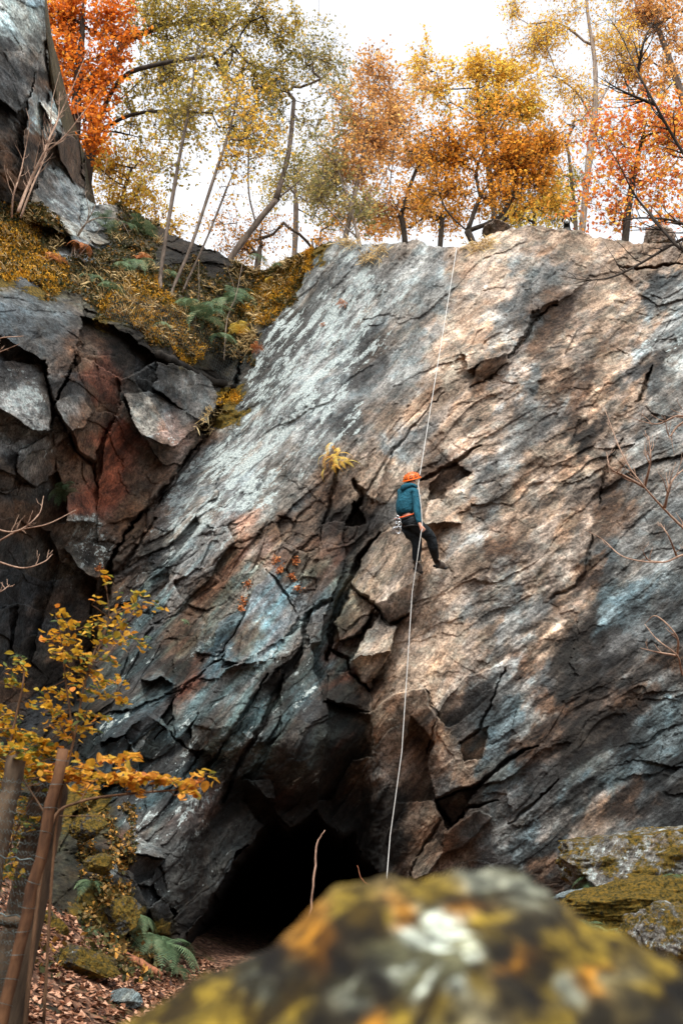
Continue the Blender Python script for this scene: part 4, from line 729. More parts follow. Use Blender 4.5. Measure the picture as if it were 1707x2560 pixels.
def B(name, label, px, py, Y, rx, ry, rz, seed, mat, **k): return boulder(name, label, W3(px, py, Y), (rx, ry, rz), seed, mat, **k)
B('boulder', 'large lichen spotted block with a pointed left end, topmost of the stack at right', 1620, 2165, 13.2, 1.5, .9, .60, 4, M_LBOUL, tilt=.10, cuts=11, sharp=.62, rough=.13)
B('boulder', 'long low boulder wholly covered in orange green moss, under the pointed lichen block', 1640, 2272, 12.4, 1.3, .7, .36, 5, M_MBOUL, tilt=.2, rough=.11, cuts=5, sharp=.8)
B('boulder', 'mossy boulder with grey patches at the right edge, lowest and nearest of the stack', 1720, 2390, 11.4, .75, .6, .52, 8, M_LBOUL, rough=.13, cuts=8, sharp=.7)
B('stone', 'small grey flat stone among red leaves at the left tip of the moss covered boulder', 1440, 2252, 12.6, .32, .3, .13, 9, M_BLUE, cat='stone', tilt=.3)
B('stone', 'pale stone among fallen leaves behind the blurred foreground rock', 1405, 2276, 12.4, .22, .2, .10, 12, M_GBOUL, cat='stone')
B('boulder', 'dark flat topped boulder on the skyline left of the dog', 1242, 580, 18.6, .33, .4, .19, 14, M_TANB, res=40)
B('boulder', 'brown moss capped boulder on the skyline at the far right', 1645, 600, 18.2, .42, .4, .33, 16, M_TANB, res=40)
p = W3(188, 2468, 10.2); p[2] = gz(p[0], p[1])+.07; boulder('stone', 'moss topped brown stone on the leafy path, larger of the two at lower left', p, (.40, .26, .15), 21, M_GBOUL, cat='stone', tilt=-.08, rot=.3)
p = W3(316, 2485, 10.); p[2] = gz(p[0], p[1])+.05; boulder('stone', 'small blue grey stone on the leafy path right of the mossy one', p, (.15, .13, .09), 22, M_BLUE, cat='stone')
for x, y, Y, r, s, lb in [(118,2322,11.6,.20,31,'dark rounded stone with a mossy cap on the bank beside the round fence post'), (248,2160,13.2,.16,32,'white veined dark stone in the bank below the long orange branch'), (222,2070,13.8,.2,33,'grey stone poking from yellow leaves above the white veined stone'), (290,2290,13.4,.26,34,'grey stone with moss round it above the fallen red branch')]:
    B('stone', lb, x, y, Y, r*1.3, r, r, s, M_GBOUL, cat='stone', res=40)
# foreground rock, out of focus, just in front of the lens
OX = np.array([(-500,2900),(-100,2760),(200,2640),(330,2572),(500,2480),(640,2420),(760,2350),(830,2290),(900,2250),(980,2215),(1060,2200),(1180,2196),(1320,2200),(1365,2235),(1410,2300),(1480,2345),(1600,2400),(1720,2440),(1900,2520),(2200,2700)], float)
YB = 1.05; top = W3(OX[:, 0], OX[:, 1], YB); nx_ = 420; x_ = np.linspace(top[0, 0], top[-1, 0], nx_); h_ = np.interp(x_, top[:, 0], top[:, 2])
nt_ = 420; th = np.linspace(0, 2*pi, nt_); XX = np.repeat(x_[:, None], nt_, 1); s_ = np.sin(np.linspace(.02, pi-.02, nx_))[:, None]**.5
hh = h_[:, None]; cz = hh*.45; ct, stt = np.cos(th)[None], np.sin(th)[None]
YY = YB+.06-ct*.42*s_*np.where(stt > 0, 1, 1.1); ZZ = cz+stt*np.abs(stt)**-.25*(hh-cz) if False else cz+np.sign(stt)*np.abs(stt)**.75*(hh-cz)*np.where(stt < 0, .85, 1.)
nn_ = fbm(XX*5, YY*5, ZZ*5, 4, 201)+.5*ridge(XX*9, YY*9, ZZ*9, 3, 202); ZZ = ZZ+(.020*nn_+.013*fbm(XX*11, YY*11, XX*0, 3, 207))*stt; YY = YY+.02*nn_*-ct
bc = [(1100,2370,'W'),(1060,2410,'W'),(1130,2330,'W'),(1000,2400,'W'),(1150,2420,'W'),(860,2470,'w'),(1310,2205,'w'),(1200,2215,'w'),(1050,2215,'m'),(900,2330,'k'),(840,2400,'k'),(950,2470,'k'),(1250,2380,'k'),(1350,2330,'k'),(1300,2480,'k'),(900,2280,'m'),(800,2360,'o'),(1000,2290,'o'),(760,2330,'o'),
 (1040,2450,'W'),(1090,2330,'W'),(1010,2350,'W'),(1160,2360,'W'),(700,2420,'k'),(650,2450,'w'),(560,2500,'m'),(600,2540,'m'),(480,2530,'m'),(720,2500,'m'),(760,2550,'k'),(850,2540,'k'),(1000,2530,'m'),(920,2560,'o'),(1100,2510,'m'),(1200,2440,'m'),(1300,2420,'o'),(1400,2400,'m'),(1250,2330,'m'),(1370,2460,'m'),(1460,2400,'m'),(1420,2470,'w'),(1480,2440,'o'),(1550,2440,'g'),(1620,2450,'m'),(1600,2500,'k'),(1500,2540,'k'),(1680,2480,'k'),(1690,2550,'k'),(1400,2550,'m'),(1500,2370,'m'),(1180,2280,'o'),(1100,2250,'m')]
BC = dict(W=(.36,.42,.40), w=(.09,.10,.085), g=(.045,.04,.022), k=(.012,.010,.005), m=(.095,.068,.008), o=(.16,.075,.008)); bpts = np.array([(x, y) for x, y, _ in bc], float); bcol = np.array([BC[k] for *_, k in bc])
Pw = np.stack([XX, YY, ZZ], -1); dv = Pw-CC; tt = dv@FW; ipx = 853.5+FPX*(dv@RT)/tt; ipy = 1280-FPX*(dv@UP)/tt; stn = 26*fbm(XX*14, YY*14, ZZ*30, 4, 203); ipx = ipx+stn*2; ipy = np.minimum(ipy+stn, 2600)
fc = np.zeros((nx_*nt_, 3)); qq = np.c_[ipx.ravel(), ipy.ravel()]
for i in range(0, len(qq), 20000):
    d = ((qq[i:i+20000, None]-bpts[None])**2).sum(2); w = 1/(d+120.)**2.3; fc[i:i+20000] = (w@bcol)/w.sum(1)[:, None]
i0 = (np.arange(nx_-1)[:, None]*nt_+np.arange(nt_-1)[None]).ravel(); me = npmesh('mossy_boulder', Pw.reshape(-1, 3), np.stack([i0, i0+nt_, i0+nt_+1, i0+1], 1)); vattr(me, 'Col', fc)
mfb, nt, b = newmat('foreground_moss_rock', .9); a = nt.nodes.new('ShaderNodeAttribute'); a.attribute_name = 'Col'; tc = nt.nodes.new('ShaderNodeTexCoord').outputs['Object']
nn1 = nz(nt, tc, 60., 5., .7); fmask = ramp(nt, nz(nt, tc, 13., 4., .6, .8), [(.45, 0.), (.53, 1.)]).outputs[0]; L(nt, mixc(nt, 1., mixc(nt, fmask, mixc(nt, 1., a.outputs['Color'], (.26, .22, .12), 'MULTIPLY'), mixc(nt, 1., a.outputs['Color'], (1.4, 1.35, 1.2), 'MULTIPLY')), ramp(nt, math_(nt, 'ADD', math_(nt, 'MULTIPLY', nn1, .3), math_(nt, 'MULTIPLY', nz(nt, tc, 16., 6., .75), .7)), [(.38, .08), (.49, .7), (.62, 2.6)]).outputs[0], 'MULTIPLY'), b.inputs['Base Color'])
bp = N(nt, 'ShaderNodeBump', Strength=.8, Distance=.01); L(nt, nn1, bp.inputs['Height']); L(nt, bp.outputs[0], b.inputs['Normal'])
tag(link('mossy_boulder', me, None, mfb), 'big blurred boulder right in front of the camera, yellow moss with a white lichen patch', 'boulder')
# ------------------------------------------------------------------ ferns
def fern_mesh(name, nf, Lf, up=.9, seed=0, width=.17, jit=0.):
    g = np.random.default_rng(seed); Vs = []; Fs = []; rn = []; o = 0
    for f in range(nf):
        az = f*2.4+g.uniform(-.3, .3); Lk = Lf*g.uniform(.65 if not jit else .35, 1.1); a = up*g.uniform(.7 if not jit else .1, 1.3 if jit else 1.15); p = g.normal(size=3)*jit; d = np.array([cos(az)*cos(a), sin(az)*cos(a), sin(a)]); side = np.array([-sin(az), cos(az), 0]); n = 24; P = [p.copy()]; Dd = [d.copy()]
        for i in range(n): d = d+np.array([0, 0, -.085*(1+i/n)]); d /= np.linalg.norm(d); p = p+d*Lk/n; P.append(p.copy()); Dd.append(d.copy())
        c = g.uniform(0, 1)
        for i in range(2, n+1):
            t = i/n; wl_ = Lk*width*1.5*(np.sin(min(t*1.15, 1)*pi)**.7*.9+.1)*(1-t*.35); bw = Lk/n*.25
            for s in (-1, 1):
                q = P[i]; dd = Dd[i]; tipv = q+side*s*wl_+dd*wl_*.35+np.array([0, 0, -wl_*.25]); m = q+(tipv-q)*.45
                Vs += [q-dd*bw, m-dd*bw*.8, tipv, m+dd*bw*.9, q+dd*bw]; Fs.append([o, o+1, o+2, o+3, o+4]); rn.append(np.clip(c*.6+.4*g.uniform(), 0, 1)); o += 5
        for i in range(n):
            w = .004*(1-i/n)+.0012; Vs += [P[i]-side*w, P[i]+side*w, P[i+1]+side*w*.8, P[i+1]-side*w*.8]; Fs.append([o, o+1, o+2, o+3, o+3]); Fs[-1] = [o, o+1, o+2, o+3, o]; rn.append(.1); o += 4
    F5 = [f for f in Fs if f[0] != f[4]]; F4 = [f[:4] for f in Fs if f[0] == f[4]]; r5 = [r for f, r in zip(Fs, rn) if f[0] != f[4]]; r4 = [r for f, r in zip(Fs, rn) if f[0] == f[4]]
    me = npmesh(name, np.array(Vs), [np.array(F5), np.array(F4)], False); vattr(me, 'rnd', np.array(r5+r4), 'FACE'); return me
M_FERN = LM('green_fern_frond', (.025,.045,.022), (.06,.10,.05), (.11,.16,.085), (.17,.21,.12), tr=.3); M_FERNY = LM('yellow_fern_frond', (.22,.10,.02), (.45,.24,.03), (.6,.36,.06), (.65,.45,.12), tr=.3); M_FERNR = LM('rust_fern_frond', (.12,.04,.015), (.25,.08,.03), (.36,.14,.05), (.42,.2,.08), tr=.3)
fm = {}
for k, m in (('g', M_FERN), ('y', M_FERNY), ('r', M_FERNR)):
    for s in (0, 1):
        fm[k+str(s)] = fern_mesh('fern', 13 if s else 10, 1., .85 if s else .6, 5+s+ord(k)); fm[k+str(s)].materials.append(m)
FG = 'ferns growing on the ledges'
def fern(x, y, sz, k, lab, off=.05, P=None, rot=None, group=FG):
    o = bpy.data.objects.new('fern', fm[k]); COL.objects.link(o); p = SP(x, y, off) if P is None else P
    o.location = [float(v) for v in p]; o.scale = (sz, sz, sz); o.rotation_euler = (radians((50 if k == 's' else 24) if P is None else 0), 0, RNG.uniform(0, 6) if rot is None else rot); return tag(o, lab, 'fern', group)
fm['s'] = fern_mesh('fern', 34, 1., .95, 77, .11, .16); fm['s'].materials.append(M_FERNY)
fern(840,1146,.50,'s','bright yellow fern clump alone in a crack on the rock face left of the climber', group=None, off=.14)
fern(858,758,.22,'r0','small rust and green fern tuft high on the white lichened slab', group=None, off=.1)
fern(806,812,.14,'r1','tiny red fern tuft on the lichened slab below the rust one', group=None, off=.08)
for x, y, s, k, lb in [(510,800,.85,'g1','largest green fern hanging in the middle of the ledge slope'), (470,770,.7,'g0','green fern just left of the largest one, behind the moss'), (560,760,.7,'g1','green fern right of the largest one on the ledge slope'), (620,745,.75,'g0','broad green fern reaching to the lichened slab'),
  (590,730,.6,'g1','green fern above the broad one at the head of the gully'), (545,840,.6,'g0','low green fern over the lower end of the ledge'), (600,830,.42,'y1','pale yellow fern beside the pale dead stem'), (640,870,.3,'r1','rust fern at the right end of the ledge'), (672,700,.3,'y0','small yellow fern on the mossy shoulder of the slab'), (690,668,.4,'g0','green fern on the skyline at the gully head'),
  (340,660,.6,'g1','green fern beside a rust one on the upper left slope'), (300,668,.55,'g0','green fern low on the upper left slope'), (360,575,.6,'g1','dark green fern on the skyline above the left slope'), (320,560,.5,'g0','small dark fern on the skyline left of the stems'), (352,645,.4,'r1','rust fern on the upper left slope'), (230,690,.5,'g0','fern over the edge of the big grey block'), (125,650,.42,'r1','rust red fern on the mossy edge above the grey block'), (205,610,.35,'r0','small rust fern below the white lichened boulder'),
  (270,720,.45,'g0','fern at the upper end of the mossy ledge'), (430,690,.4,'g1','fern at the foot of the slender stems'), (650,640,.4,'g0','fern hanging from the dark skyline left of the gully'), (265,560,.5,'g1','fern beside the lichened boulder'), (165,1228,.35,'g1','green and yellow fern in a dark niche of the left rock'), (400,810,.35,'g0','fern sprouting behind the moss of the ledge'),
  (462,1552,.16,'g1','tiny dark fern on the lower slab under the rust streaks'), (372,1592,.14,'g0','tiny green fern at the left side of the lower slab')]: fern(x, y, s*(1.25 if s > .3 else 1), k, lb, off=.18)
for x, y, Y, s, k, lb in [(405,2370,14.2,.75,'g1','dark green fern beside the cave mouth, right of the fallen branch'), (375,2340,14.,.6,'g0','fern against the rock left of the cave'), (340,2290,13.8,.5,'g0','fern climbing the rock above the fallen branch'), (210,2330,12.6,.4,'g1','fern in leaf litter on the left bank'), (230,2205,13.2,.4,'g0','fern high on the left bank under the yellow leaves'), (440,2425,14.3,.35,'g1','low fern at the cave threshold'),
  (1500,2215,12.9,.5,'g1','pale green fern arching above the moss covered boulder'), (1560,2330,11.6,.55,'g0','pale green fern in the dark gap under the moss covered boulder'), (1460,2320,11.8,.5,'g1','pale fern behind the blurred foreground rock'), (1690,2190,12.2,.4,'g0','fern between the right hand boulders'), (1400,2245,13.2,.3,'g0','small fern at the foot of the right rock face')]: fern(x, y, s, k, lb, P=W3(x, y, Y), group='ferns at the foot of the rock')
# ------------------------------------------------------------------ ground cover, moss hair, fallen leaves
def scatter(name, C, size, mat, rn, flat=.3, shape='quad'):
    V, F, r = leaves(C, size, rn, flat, shape); me = npmesh(name, V, F, False); vattr(me, 'rnd', r, 'FACE'); o = link(name, me, None, mat); return tag(o, kind='stuff')
def surfpts(cond, n, xr, yr):
    out = []
    while len(out) < n:
        x = RNG.uniform(*xr, 4000); y = RNG.uniform(*yr, 4000); k = np.clip(((x-XU)/STEP).round().astype(int)+XOFF, 0, len(xs)-1); y = np.maximum(y, Tx[k]+1); r = np.clip(np.searchsorted(ys, y), 0, NR-1)
        m = cond(x, y, r, k); out += list(P1[r, k][m]+RNG.normal(size=(m.sum(), 3))*.03)
    return np.array(out[:n])
def hair(name, C, N_, Lh, mat, rn, w=.006):
    n = len(C); d = N_+RNG.normal(size=(n, 3))*.35; d /= np.linalg.norm(d, axis=1, keepdims=True); u = np.cross(d, RNG.normal(size=(n, 3))); u /= np.linalg.norm(u, axis=1, keepdims=True); l = (Lh*RNG.uniform(.5, 1.3, n))[:, None]
    V = np.stack([C-u*w, C+u*w, C+d*l*.6+u*w*.7+np.array([0, 0, -.1])*l, C+d*l+np.array([0, 0, -.35])*l], 1).reshape(-1, 3); me = npmesh(name, V, np.arange(n*4).reshape(n, 4), False); vattr(me, 'rnd', rn, 'FACE'); return tag(link(name, me, None, mat), kind='stuff')
MOSS = LM('moss_tuft', (.05,.035,.006), (.20,.11,.012), (.40,.21,.02), (.50,.30,.035), tr=.2); GRASS = LM('dead_grass', (.16,.11,.05), (.30,.22,.10), (.42,.31,.15), (.50,.40,.22), tr=.3)
LTTR = LM('fallen_leaf', (.02,.008,.005), (.08,.032,.016), (.15,.07,.038), (.30,.17,.11), tr=.05); GRN = LM('undergrowth_leaf', (.012,.015,.005), (.035,.035,.010), (.09,.055,.018), (.26,.13,.025), tr=.2)
n = 26000; x = RNG.uniform(-4.5, 3.0, n); y = RNG.uniform(6.5, 16.2, n); scatter('fallen_leaves', np.stack([x, y, gz(x, y)+.015], 1), .075, LTTR, RNG.uniform(0, 1, n), .72)
n = 8000; x = RNG.uniform(1.5, 6, n); y = RNG.uniform(9, 15, n); scatter('fallen_leaves', np.stack([x, y, gz(x, y)+.015], 1), .075, LTTR, RNG.uniform(0, 1, n), .7)
so_ = lambda x, y, r, k: (soil[r, k]+.6*fbm(x/60., y/60., x*0, 2, 9) > .55)
C = surfpts(lambda x, y, r, k: fbm(x/40., y/40., x*0, 2, 19) > 0., 2600, (200, 340), (2010, 2340)); C[:, 1] -= .05; scatter('ground_cover', C, .065, GRN, np.clip(RNG.normal(.6, .25, len(C)), 0, 1), .2)
gp_ = surfpts(so_, 130, (-60, 740), (500, 900)); gg = np.repeat(gp_, 26, 0)+RNG.normal(size=(130*26, 3))*.05; hair('grass', gg, np.array([0, -.6, .35]), .22, GRASS, RNG.uniform(0, .75, len(gg)), .0022)
C = surfpts(so_, 26000, (-100, 760), (480, 960)); C[:, 1] -= .04; scatter('ground_cover', C, .075, GRN, np.clip(RNG.normal(.4, .25, len(C)), 0, 1), .2)
n = 9000; x = RNG.uniform(-5.5, -1.2, n); y = RNG.uniform(9.5, 15.4, n); m = (fbm(x*.9, y*.9, x*0, 3, 19)+(-x-2.6)*.35 > .1); x, y = x[m], y[m]
scatter('ground_cover', np.stack([x, y, gz(x, y)+.05+np.abs(RNG.normal(size=len(x)))*.10], 1), .08, GRN, np.clip(RNG.normal(.45, .28, len(x)), 0, 1), .2)
mo_ = lambda x, y, r, k: (mo[r, k] > .5)
C = surfpts(mo_, 42000, (-100, 780), (560, 1010)); hair('moss', C, np.array([0, -.6, .5]), .07, MOSS, np.clip(.5+.5*fbm(C[:, 0]*3, C[:, 1]*3, C[:, 2]*3, 2, 33)+RNG.normal(size=len(C))*.15, 0, 1), .012)
gr = np.array([SP(*q, .05) for q in [(x+RNG.normal()*10, y+RNG.normal()*6) for x, y in ((700,672),(720,660),(745,650),(690,690),(670,720),(650,750),(640,790),(950,622),(930,640),(910,650),(880,606),(860,603),(1180,618),(1200,612),(1220,605),(520,1050),(535,1030),(510,1070),(610,860),(625,840),(300,690),(330,750),(420,820)) for _ in range(70)]])
hair('grass', gr, np.array([0, -.7, -.1]), .22, GRASS, RNG.uniform(0, 1, len(gr)), .005)
C = np.array([SP(x+RNG.normal()*5, y+RNG.normal()*5, .04) for x, y in [(700,1425),(690,1400),(730,1440),(745,1470),(620,1460),(610,1500),(605,1520),(740,1400),(250,1420)] for _ in range(45)]); scatter('ground_cover', C, .05, M_FERNR, RNG.uniform(0, 1, len(C)), .2)
# ------------------------------------------------------------------ mossy ledge: dark log with wire netting
M_LOG = bark_material('wet_black_log', (.006, .005, .004), (.03, .025, .02)); M_WIRE = plain('dull_wire', (.10, .13, .13), .45, .8)
lp = smoothpath(np.array([SP(x, y, .12) for x, y in ((395,886),(430,900),(470,922),(530,952),(590,968))]), 6); lp[:, 2] += .02*np.sin(np.arange(len(lp))*1.3)
V, F = sweep(lp, .085+.012*np.sin(np.arange(len(lp))*2.2), 12); tag(link('log', npmesh('log', V, F), None, M_LOG), 'wet black log holding up the mossy ledge above the left rock', 'log')
root = empty('wire_netting', lp[0], 'rusty square wire netting draped over the mossy ledge and black log', 'netting'); parts = []
gt = lambda a, b_: SP(262+a*330+b_*28, 790+a*180-b_*75-20*sin(a*3), .30+.03*sin(a*40+b_*9))
for i in range(70): parts.append(sweep([gt(i/69., j/8.) for j in range(9)], .0014, 4))
for j in range(13): parts.append(sweep([gt(i/69., j/12.) for i in range(70)], .0014, 4))
V, F = join(parts); link('wire', npmesh('wire', V, F), root, M_WIRE)
# ------------------------------------------------------------------ fallen branch and pole
def stick(name, label, pts, r, mat, cat, sides=8):
    P = smoothpath(np.array([W3(*q) for q in pts]), 5); P += RNG.normal(size=P.shape)*.004
    V, F = sweep(P, np.interp(np.linspace(0, 1, len(P)), np.linspace(0, 1, len(r)), r), sides); return tag(link(name, npmesh(name, V, F), None, mat), label, cat)
M_REDW = bark_material('reddish_dead_wood', (.09, .035, .02), (.30, .12, .06)); M_GREYW = bark_material('weathered_timber', (.03, .022, .016), (.12, .085, .055), 9.); M_BROWNW = bark_material('brown_round_post', (.04, .018, .009), (.125, .06, .028), 9.)
stick('fallen_branch', 'reddish bare branch lying on the leaves left of the cave mouth', [(282,2368,13.),(318,2392,12.8),(362,2412,12.6),(404,2438,12.4)], [.045,.05,.042,.03], M_REDW, 'branch')
stick('standing_pole', 'thin crooked pale pole standing upright in the black cave mouth', [(812,2075,12.2),(793,2108,12.2),(786,2180,12.1),(777,2270,12.1),(765,2365,12.),(760,2420,12.),(752,2520,12.)], [.006,.011,.013,.012,.014,.015,.015], bark_material('peeling_pole', (.12,.07,.05), (.34,.22,.16)), 'pole')
stick('bent_twig', 'thin bent orange twig at the right edge of the cave beside the rope', [(893,2165,13.6),(905,2200,13.6),(932,2222,13.6),(928,2262,13.6),(922,2340,13.6),(918,2480,13.6)], [.004,.008,.009,.009,.009,.010], M_REDW, 'twig', 5)
# ------------------------------------------------------------------ fence
stick('fence_post', 'rough squared fence post leaning right at the very left edge, cut off below the leaves', [(46,1884,6.),(30,1960,6.),(8,2060,6.),(-20,2200,6.),(-70,2450,6.)], [.058]*5, M_GREYW, 'post', 6)
stick('fence_post', 'broad grey fence post wrapped in wire mesh behind the round post', [(132,1925,6.7),(118,2010,6.7),(95,2120,6.7),(60,2300,6.7),(-6,2620,6.7)], [.12]*5, M_GREYW, 'post', 8)
stick('fence_post', 'slim round brown fence post standing in front of the broad one', [(160,1876,5.8),(83,2218,5.8),(5,2560,5.8),(-40,2750,5.8)], [.031,.032,.033,.034], M_BROWNW, 'post', 10)
stick('fence_rail', 'short horizontal timber rail ending at the round post', [(-80,2284,6.),(0,2298,6.),(56,2308,6.)], [.034]*3, M_GREYW, 'rail', 4)
root = empty('wire_fence', W3(0, 2300, 5.9), 'thin hexagon wire mesh stretched left from the round fence post', 'fence'); parts = []
def fp(a, b_): return W3(np.interp(b_, [0, 1], [150, -10])-a*200, 1960+b_*640-a*20, 5.85+.04*sin(a*7+b_*11))
for i in range(26):
    for s in (1, -1): parts.append(sweep([fp(j/24., (i+(.5 if (j+(s > 0)) % 2 else 0))/26.+.006*sin(j*3+i)) for j in range(25)], .0013, 4))
for b_ in (.30, .52): parts.append(sweep([fp(j/16., b_+.006*sin(j*2.1)) for j in range(17)], .004, 5))
for i in range(11):
    c = W3(158-(1900+i*61-1880)*.233, 1900+i*61, 5.8); t = np.linspace(0, 2*pi, 13); parts.append(sweep(np.stack([c[0]+.045*np.cos(t), c[1]+.045*np.sin(t), c[2]+.008*np.sin(t+i)], 1), .0015, 4))
V, F = join(parts); link('wire', npmesh('wire', V, F), root, M_WIRE)
# ------------------------------------------------------------------ yellow leaved hazel in front of the rock
HZ = leaf_material('hazel_leaf', [(.0, (.05,.085,.04)), (.14, (.10,.15,.05)), (.26, (.25,.25,.04)), (.45, (.55,.33,.03)), (.75, (.66,.33,.03)), (1., (.68,.25,.04))], .4)
HO = leaf_material('beech_leaf', [(.0, (.14,.17,.04)), (.15, (.50,.31,.03)), (.5, (.66,.33,.04)), (.8, (.62,.24,.04)), (1., (.40,.13,.05))], .4)
M_STEM = bark_material('hazel_stem', (.05, .028, .015), (.16, .09, .05))
def sprays(label, name, stems, sp, Y, mat, base, ls=.049, cat='sapling', bias=0.):
    root = empty(name, base, label, cat); parts = []; CL = []; rn = []
    allp = []
    for st, r in stems:
        P = smoothpath(np.array([W3(q[0], q[1], Y+(q[2] if len(q) > 2 else 0)) for q in st]), 6); parts.append(sweep(P, np.linspace(r, r*.3, len(P)), 6)); allp += list(P)
    allp = np.array(allp)
    for x0, y0, x1, y1, n, th in sp:
        dy = RNG.uniform(-.35, .35); a = W3(x0, y0, Y+dy); b_ = W3(x1, y1, Y+dy+RNG.uniform(-.2, .2)); j = allp[np.argmin(np.linalg.norm(allp-a, axis=1))]
        m = (a+b_)/2+np.array([0, 0, .03]); P = smoothpath(np.array([j, a*.7+j*.3, a, m, b_]), 4); parts.append(sweep(P, np.linspace(.004, .0012, len(P)), 5))
        n = int(n*(3.4 if bias else (2.6 if mat is HZ else 1.7))); t = RNG.uniform(0, 1, n)[:, None]; C = a*(1-t)+b_*t+np.array([0, 0, .03])*4*t*(1-t)+RNG.normal(size=(n, 3))*np.array([th*.8, .10, th*.45]); CL.append(C)
        rn.append(np.clip(RNG.normal(.6+bias, .2, n)+RNG.uniform(-.15, .1)-.14*(x0 < 60), 0, 1)*np.where(RNG.uniform(size=n) < .16, .25, 1))
    V, F = join(parts); link('branches', npmesh('branches', V, F), root, M_STEM)
    C = np.concatenate(CL); V, F, r = leaves(C, ls, np.concatenate(rn), .55, 'oval', .15); me = npmesh('leaves', V, F, False); vattr(me, 'rnd', r, 'FACE'); link('leaves', me, root, mat)
Z5 = lambda a: [(p[0]*.5485, 1300+p[1]*.5485, p[2]*.5485, 1300+p[3]*.5485, p[4], p[5]) for p in a]
g0 = W3(120, 2560, 6.4); g0[2] = gz(g0[0], g0[1])
sprays('upright hazel sapling with rows of yellow and green leaves before the dark recess', 'hazel_sapling', [([(110,2560),(130,2200),(150,2000),(185,1850),(215,1700),(250,1600),(300,1530),(385,1512)], .010), ([(185,1850),(165,1700),(150,1560)], .008), ([(215,1700),(270,1560),(268,1480),(262,1450)], .006)],
 Z5([(500,440,600,400,8,.03),(600,430,735,395,8,.02),(520,490,590,480,6,.03),(600,345,660,360,4,.02),(480,300,530,305,4,.02),(420,385,470,390,2,.02),(255,440,315,445,5,.015),(265,490,320,480,6,.015),(212,570,290,550,12,.02),(350,500,420,520,8,.02),(430,470,500,520,8,.03),(430,580,560,560,12,.03),(560,545,660,575,9,.02),(240,610,330,650,9,.02),(300,640,420,640,12,.03),(440,650,530,650,8,.015),(310,560,380,600,9,.03),
 (300,700,440,720,14,.03),(390,770,570,740,16,.02),(300,780,360,740,8,.03),(360,820,590,830,16,.015),(190,790,330,830,16,.025),(190,880,300,890,12,.02),(350,900,490,910,14,.015),(330,960,450,970,12,.02),(200,950,330,940,12,.03),(240,1000,330,1010,8,.03)]), 6.4, HZ, g0)
g1_ = W3(60, 2600, 6.1); g1_[2] = gz(g1_[0], g1_[1])
sprays('low spreading beech with a long level branch of orange leaves reaching right', 'beech_sapling', [([(60,2600),(90,2300),(130,2060),(200,2005),(320,1985),(440,1975),(520,1965)], .014), ([(130,2060),(60,1950),(20,1880)], .008), ([(200,2005),(240,1950),(345,1905)], .005), ([(150,2040),(230,2040),(340,2040)], .004)],
 Z5([(220,1190,420,1200,44,.03),(400,1190,620,1215,50,.022),(560,1190,760,1200,44,.02),(700,1200,870,1225,36,.02),(840,1230,930,1190,14,.02),(910,1170,980,1190,5,.01),(430,1115,540,1105,14,.012),(530,1100,640,1095,12,.012),(540,1130,610,1160,9,.015),(620,1250,660,1260,6,.015),(800,1255,910,1260,12,.015),(340,1240,440,1250,10,.02),(250,1080,330,1090,16,.03),(280,1160,430,1150,26,.03)]), 6.1, HO, g1_, ls=.06)
g2_ = W3(-30, 2600, 6.5); g2_[2] = gz(g2_[0], g2_[1])
sprays('dense yellow and green leaved bush at the left edge around the fence posts', 'hazel_bush', [([(-30,2600),(-10,2200),(20,1900),(60,1700),(50,1660)], .014), ([(-10,2200),(80,2000),(160,1900)], .008), ([(-10,2200),(60,2150),(120,2120)], .006)],
 Z5([(-60,900,80,905,16,.03),(20,700,120,690,8,.02),(60,650,110,640,4,.015),(0,740,90,760,7,.02),(-60,960,120,1000,36,.04),(80,980,220,1040,30,.035),(-60,1040,120,1080,40,.04),(100,1060,280,1090,34,.035),(-60,1120,140,1150,40,.05),(120,1110,260,1170,26,.04),(40,1180,220,1230,26,.04),(-60,1200,60,1240,16,.05),(30,1290,180,1330,18,.05),(60,1360,170,1400,14,.05),(0,1420,130,1460,14,.05),(-60,1540,60,1560,16,.05),(0,1600,70,1640,12,.05),(150,850,260,870,9,.03)]), 6.5, HZ, g2_, cat='bush', bias=.01)
# ------------------------------------------------------------------ the climber
def skin(name, J, Ed, parent, mat, sub=2, smooth=1):
    """J: list of (point, radius or (rx, ry)); first joint is the root"""
    me = bpy.data.meshes.new(name+'_line'); me.from_pydata([tuple(map(float, p)) for p, _ in J], Ed, []); o = bpy.data.objects.new(name+'_line', me); COL.objects.link(o)
    m = o.modifiers.new('s', 'SKIN'); m.use_smooth_shade = True; m.branch_smoothing = .7
    for i, (_, r) in enumerate(J): me.skin_vertices[0].data[i].radius = r if isinstance(r, tuple) else (r, r); me.skin_vertices[0].data[i].use_root = i == 0
    s = o.modifiers.new('d', 'SUBSURF'); s.levels = s.render_levels = sub
    bpy.context.view_layer.update(); dg = bpy.context.evaluated_depsgraph_get(); nm = bpy.data.meshes.new_from_object(o.evaluated_get(dg)); nm.name = name
    bpy.data.objects.remove(o); bpy.data.meshes.remove(me)
    for p in nm.polygons: p.use_smooth = True
    return link(name, nm, parent, mat)
def fabric(name, c, sc_=9., bump=.05, rough=.85):
    m, nt, b = newmat(name, rough); tc = nt.nodes.new('ShaderNodeTexCoord').outputs['Object']; w = nz(nt, tc, sc_, 3., .6, 1.2); f = nz(nt, tc, 150., 3.)
    L(nt, mixc(nt, ramp(nt, math_(nt, 'ADD', math_(nt, 'MULTIPLY', w, .7), math_(nt, 'MULTIPLY', f, .3)), [(.35, 0.), (.65, 1.)]).outputs[0], tuple(v*.7 for v in c), tuple(v*1.25 for v in c)), b.inputs['Base Color'])
    bp = N(nt, 'ShaderNodeBump', Strength=1., Distance=bump); L(nt, w, bp.inputs['Height']); L(nt, bp.outputs[0], b.inputs['Normal']); return m
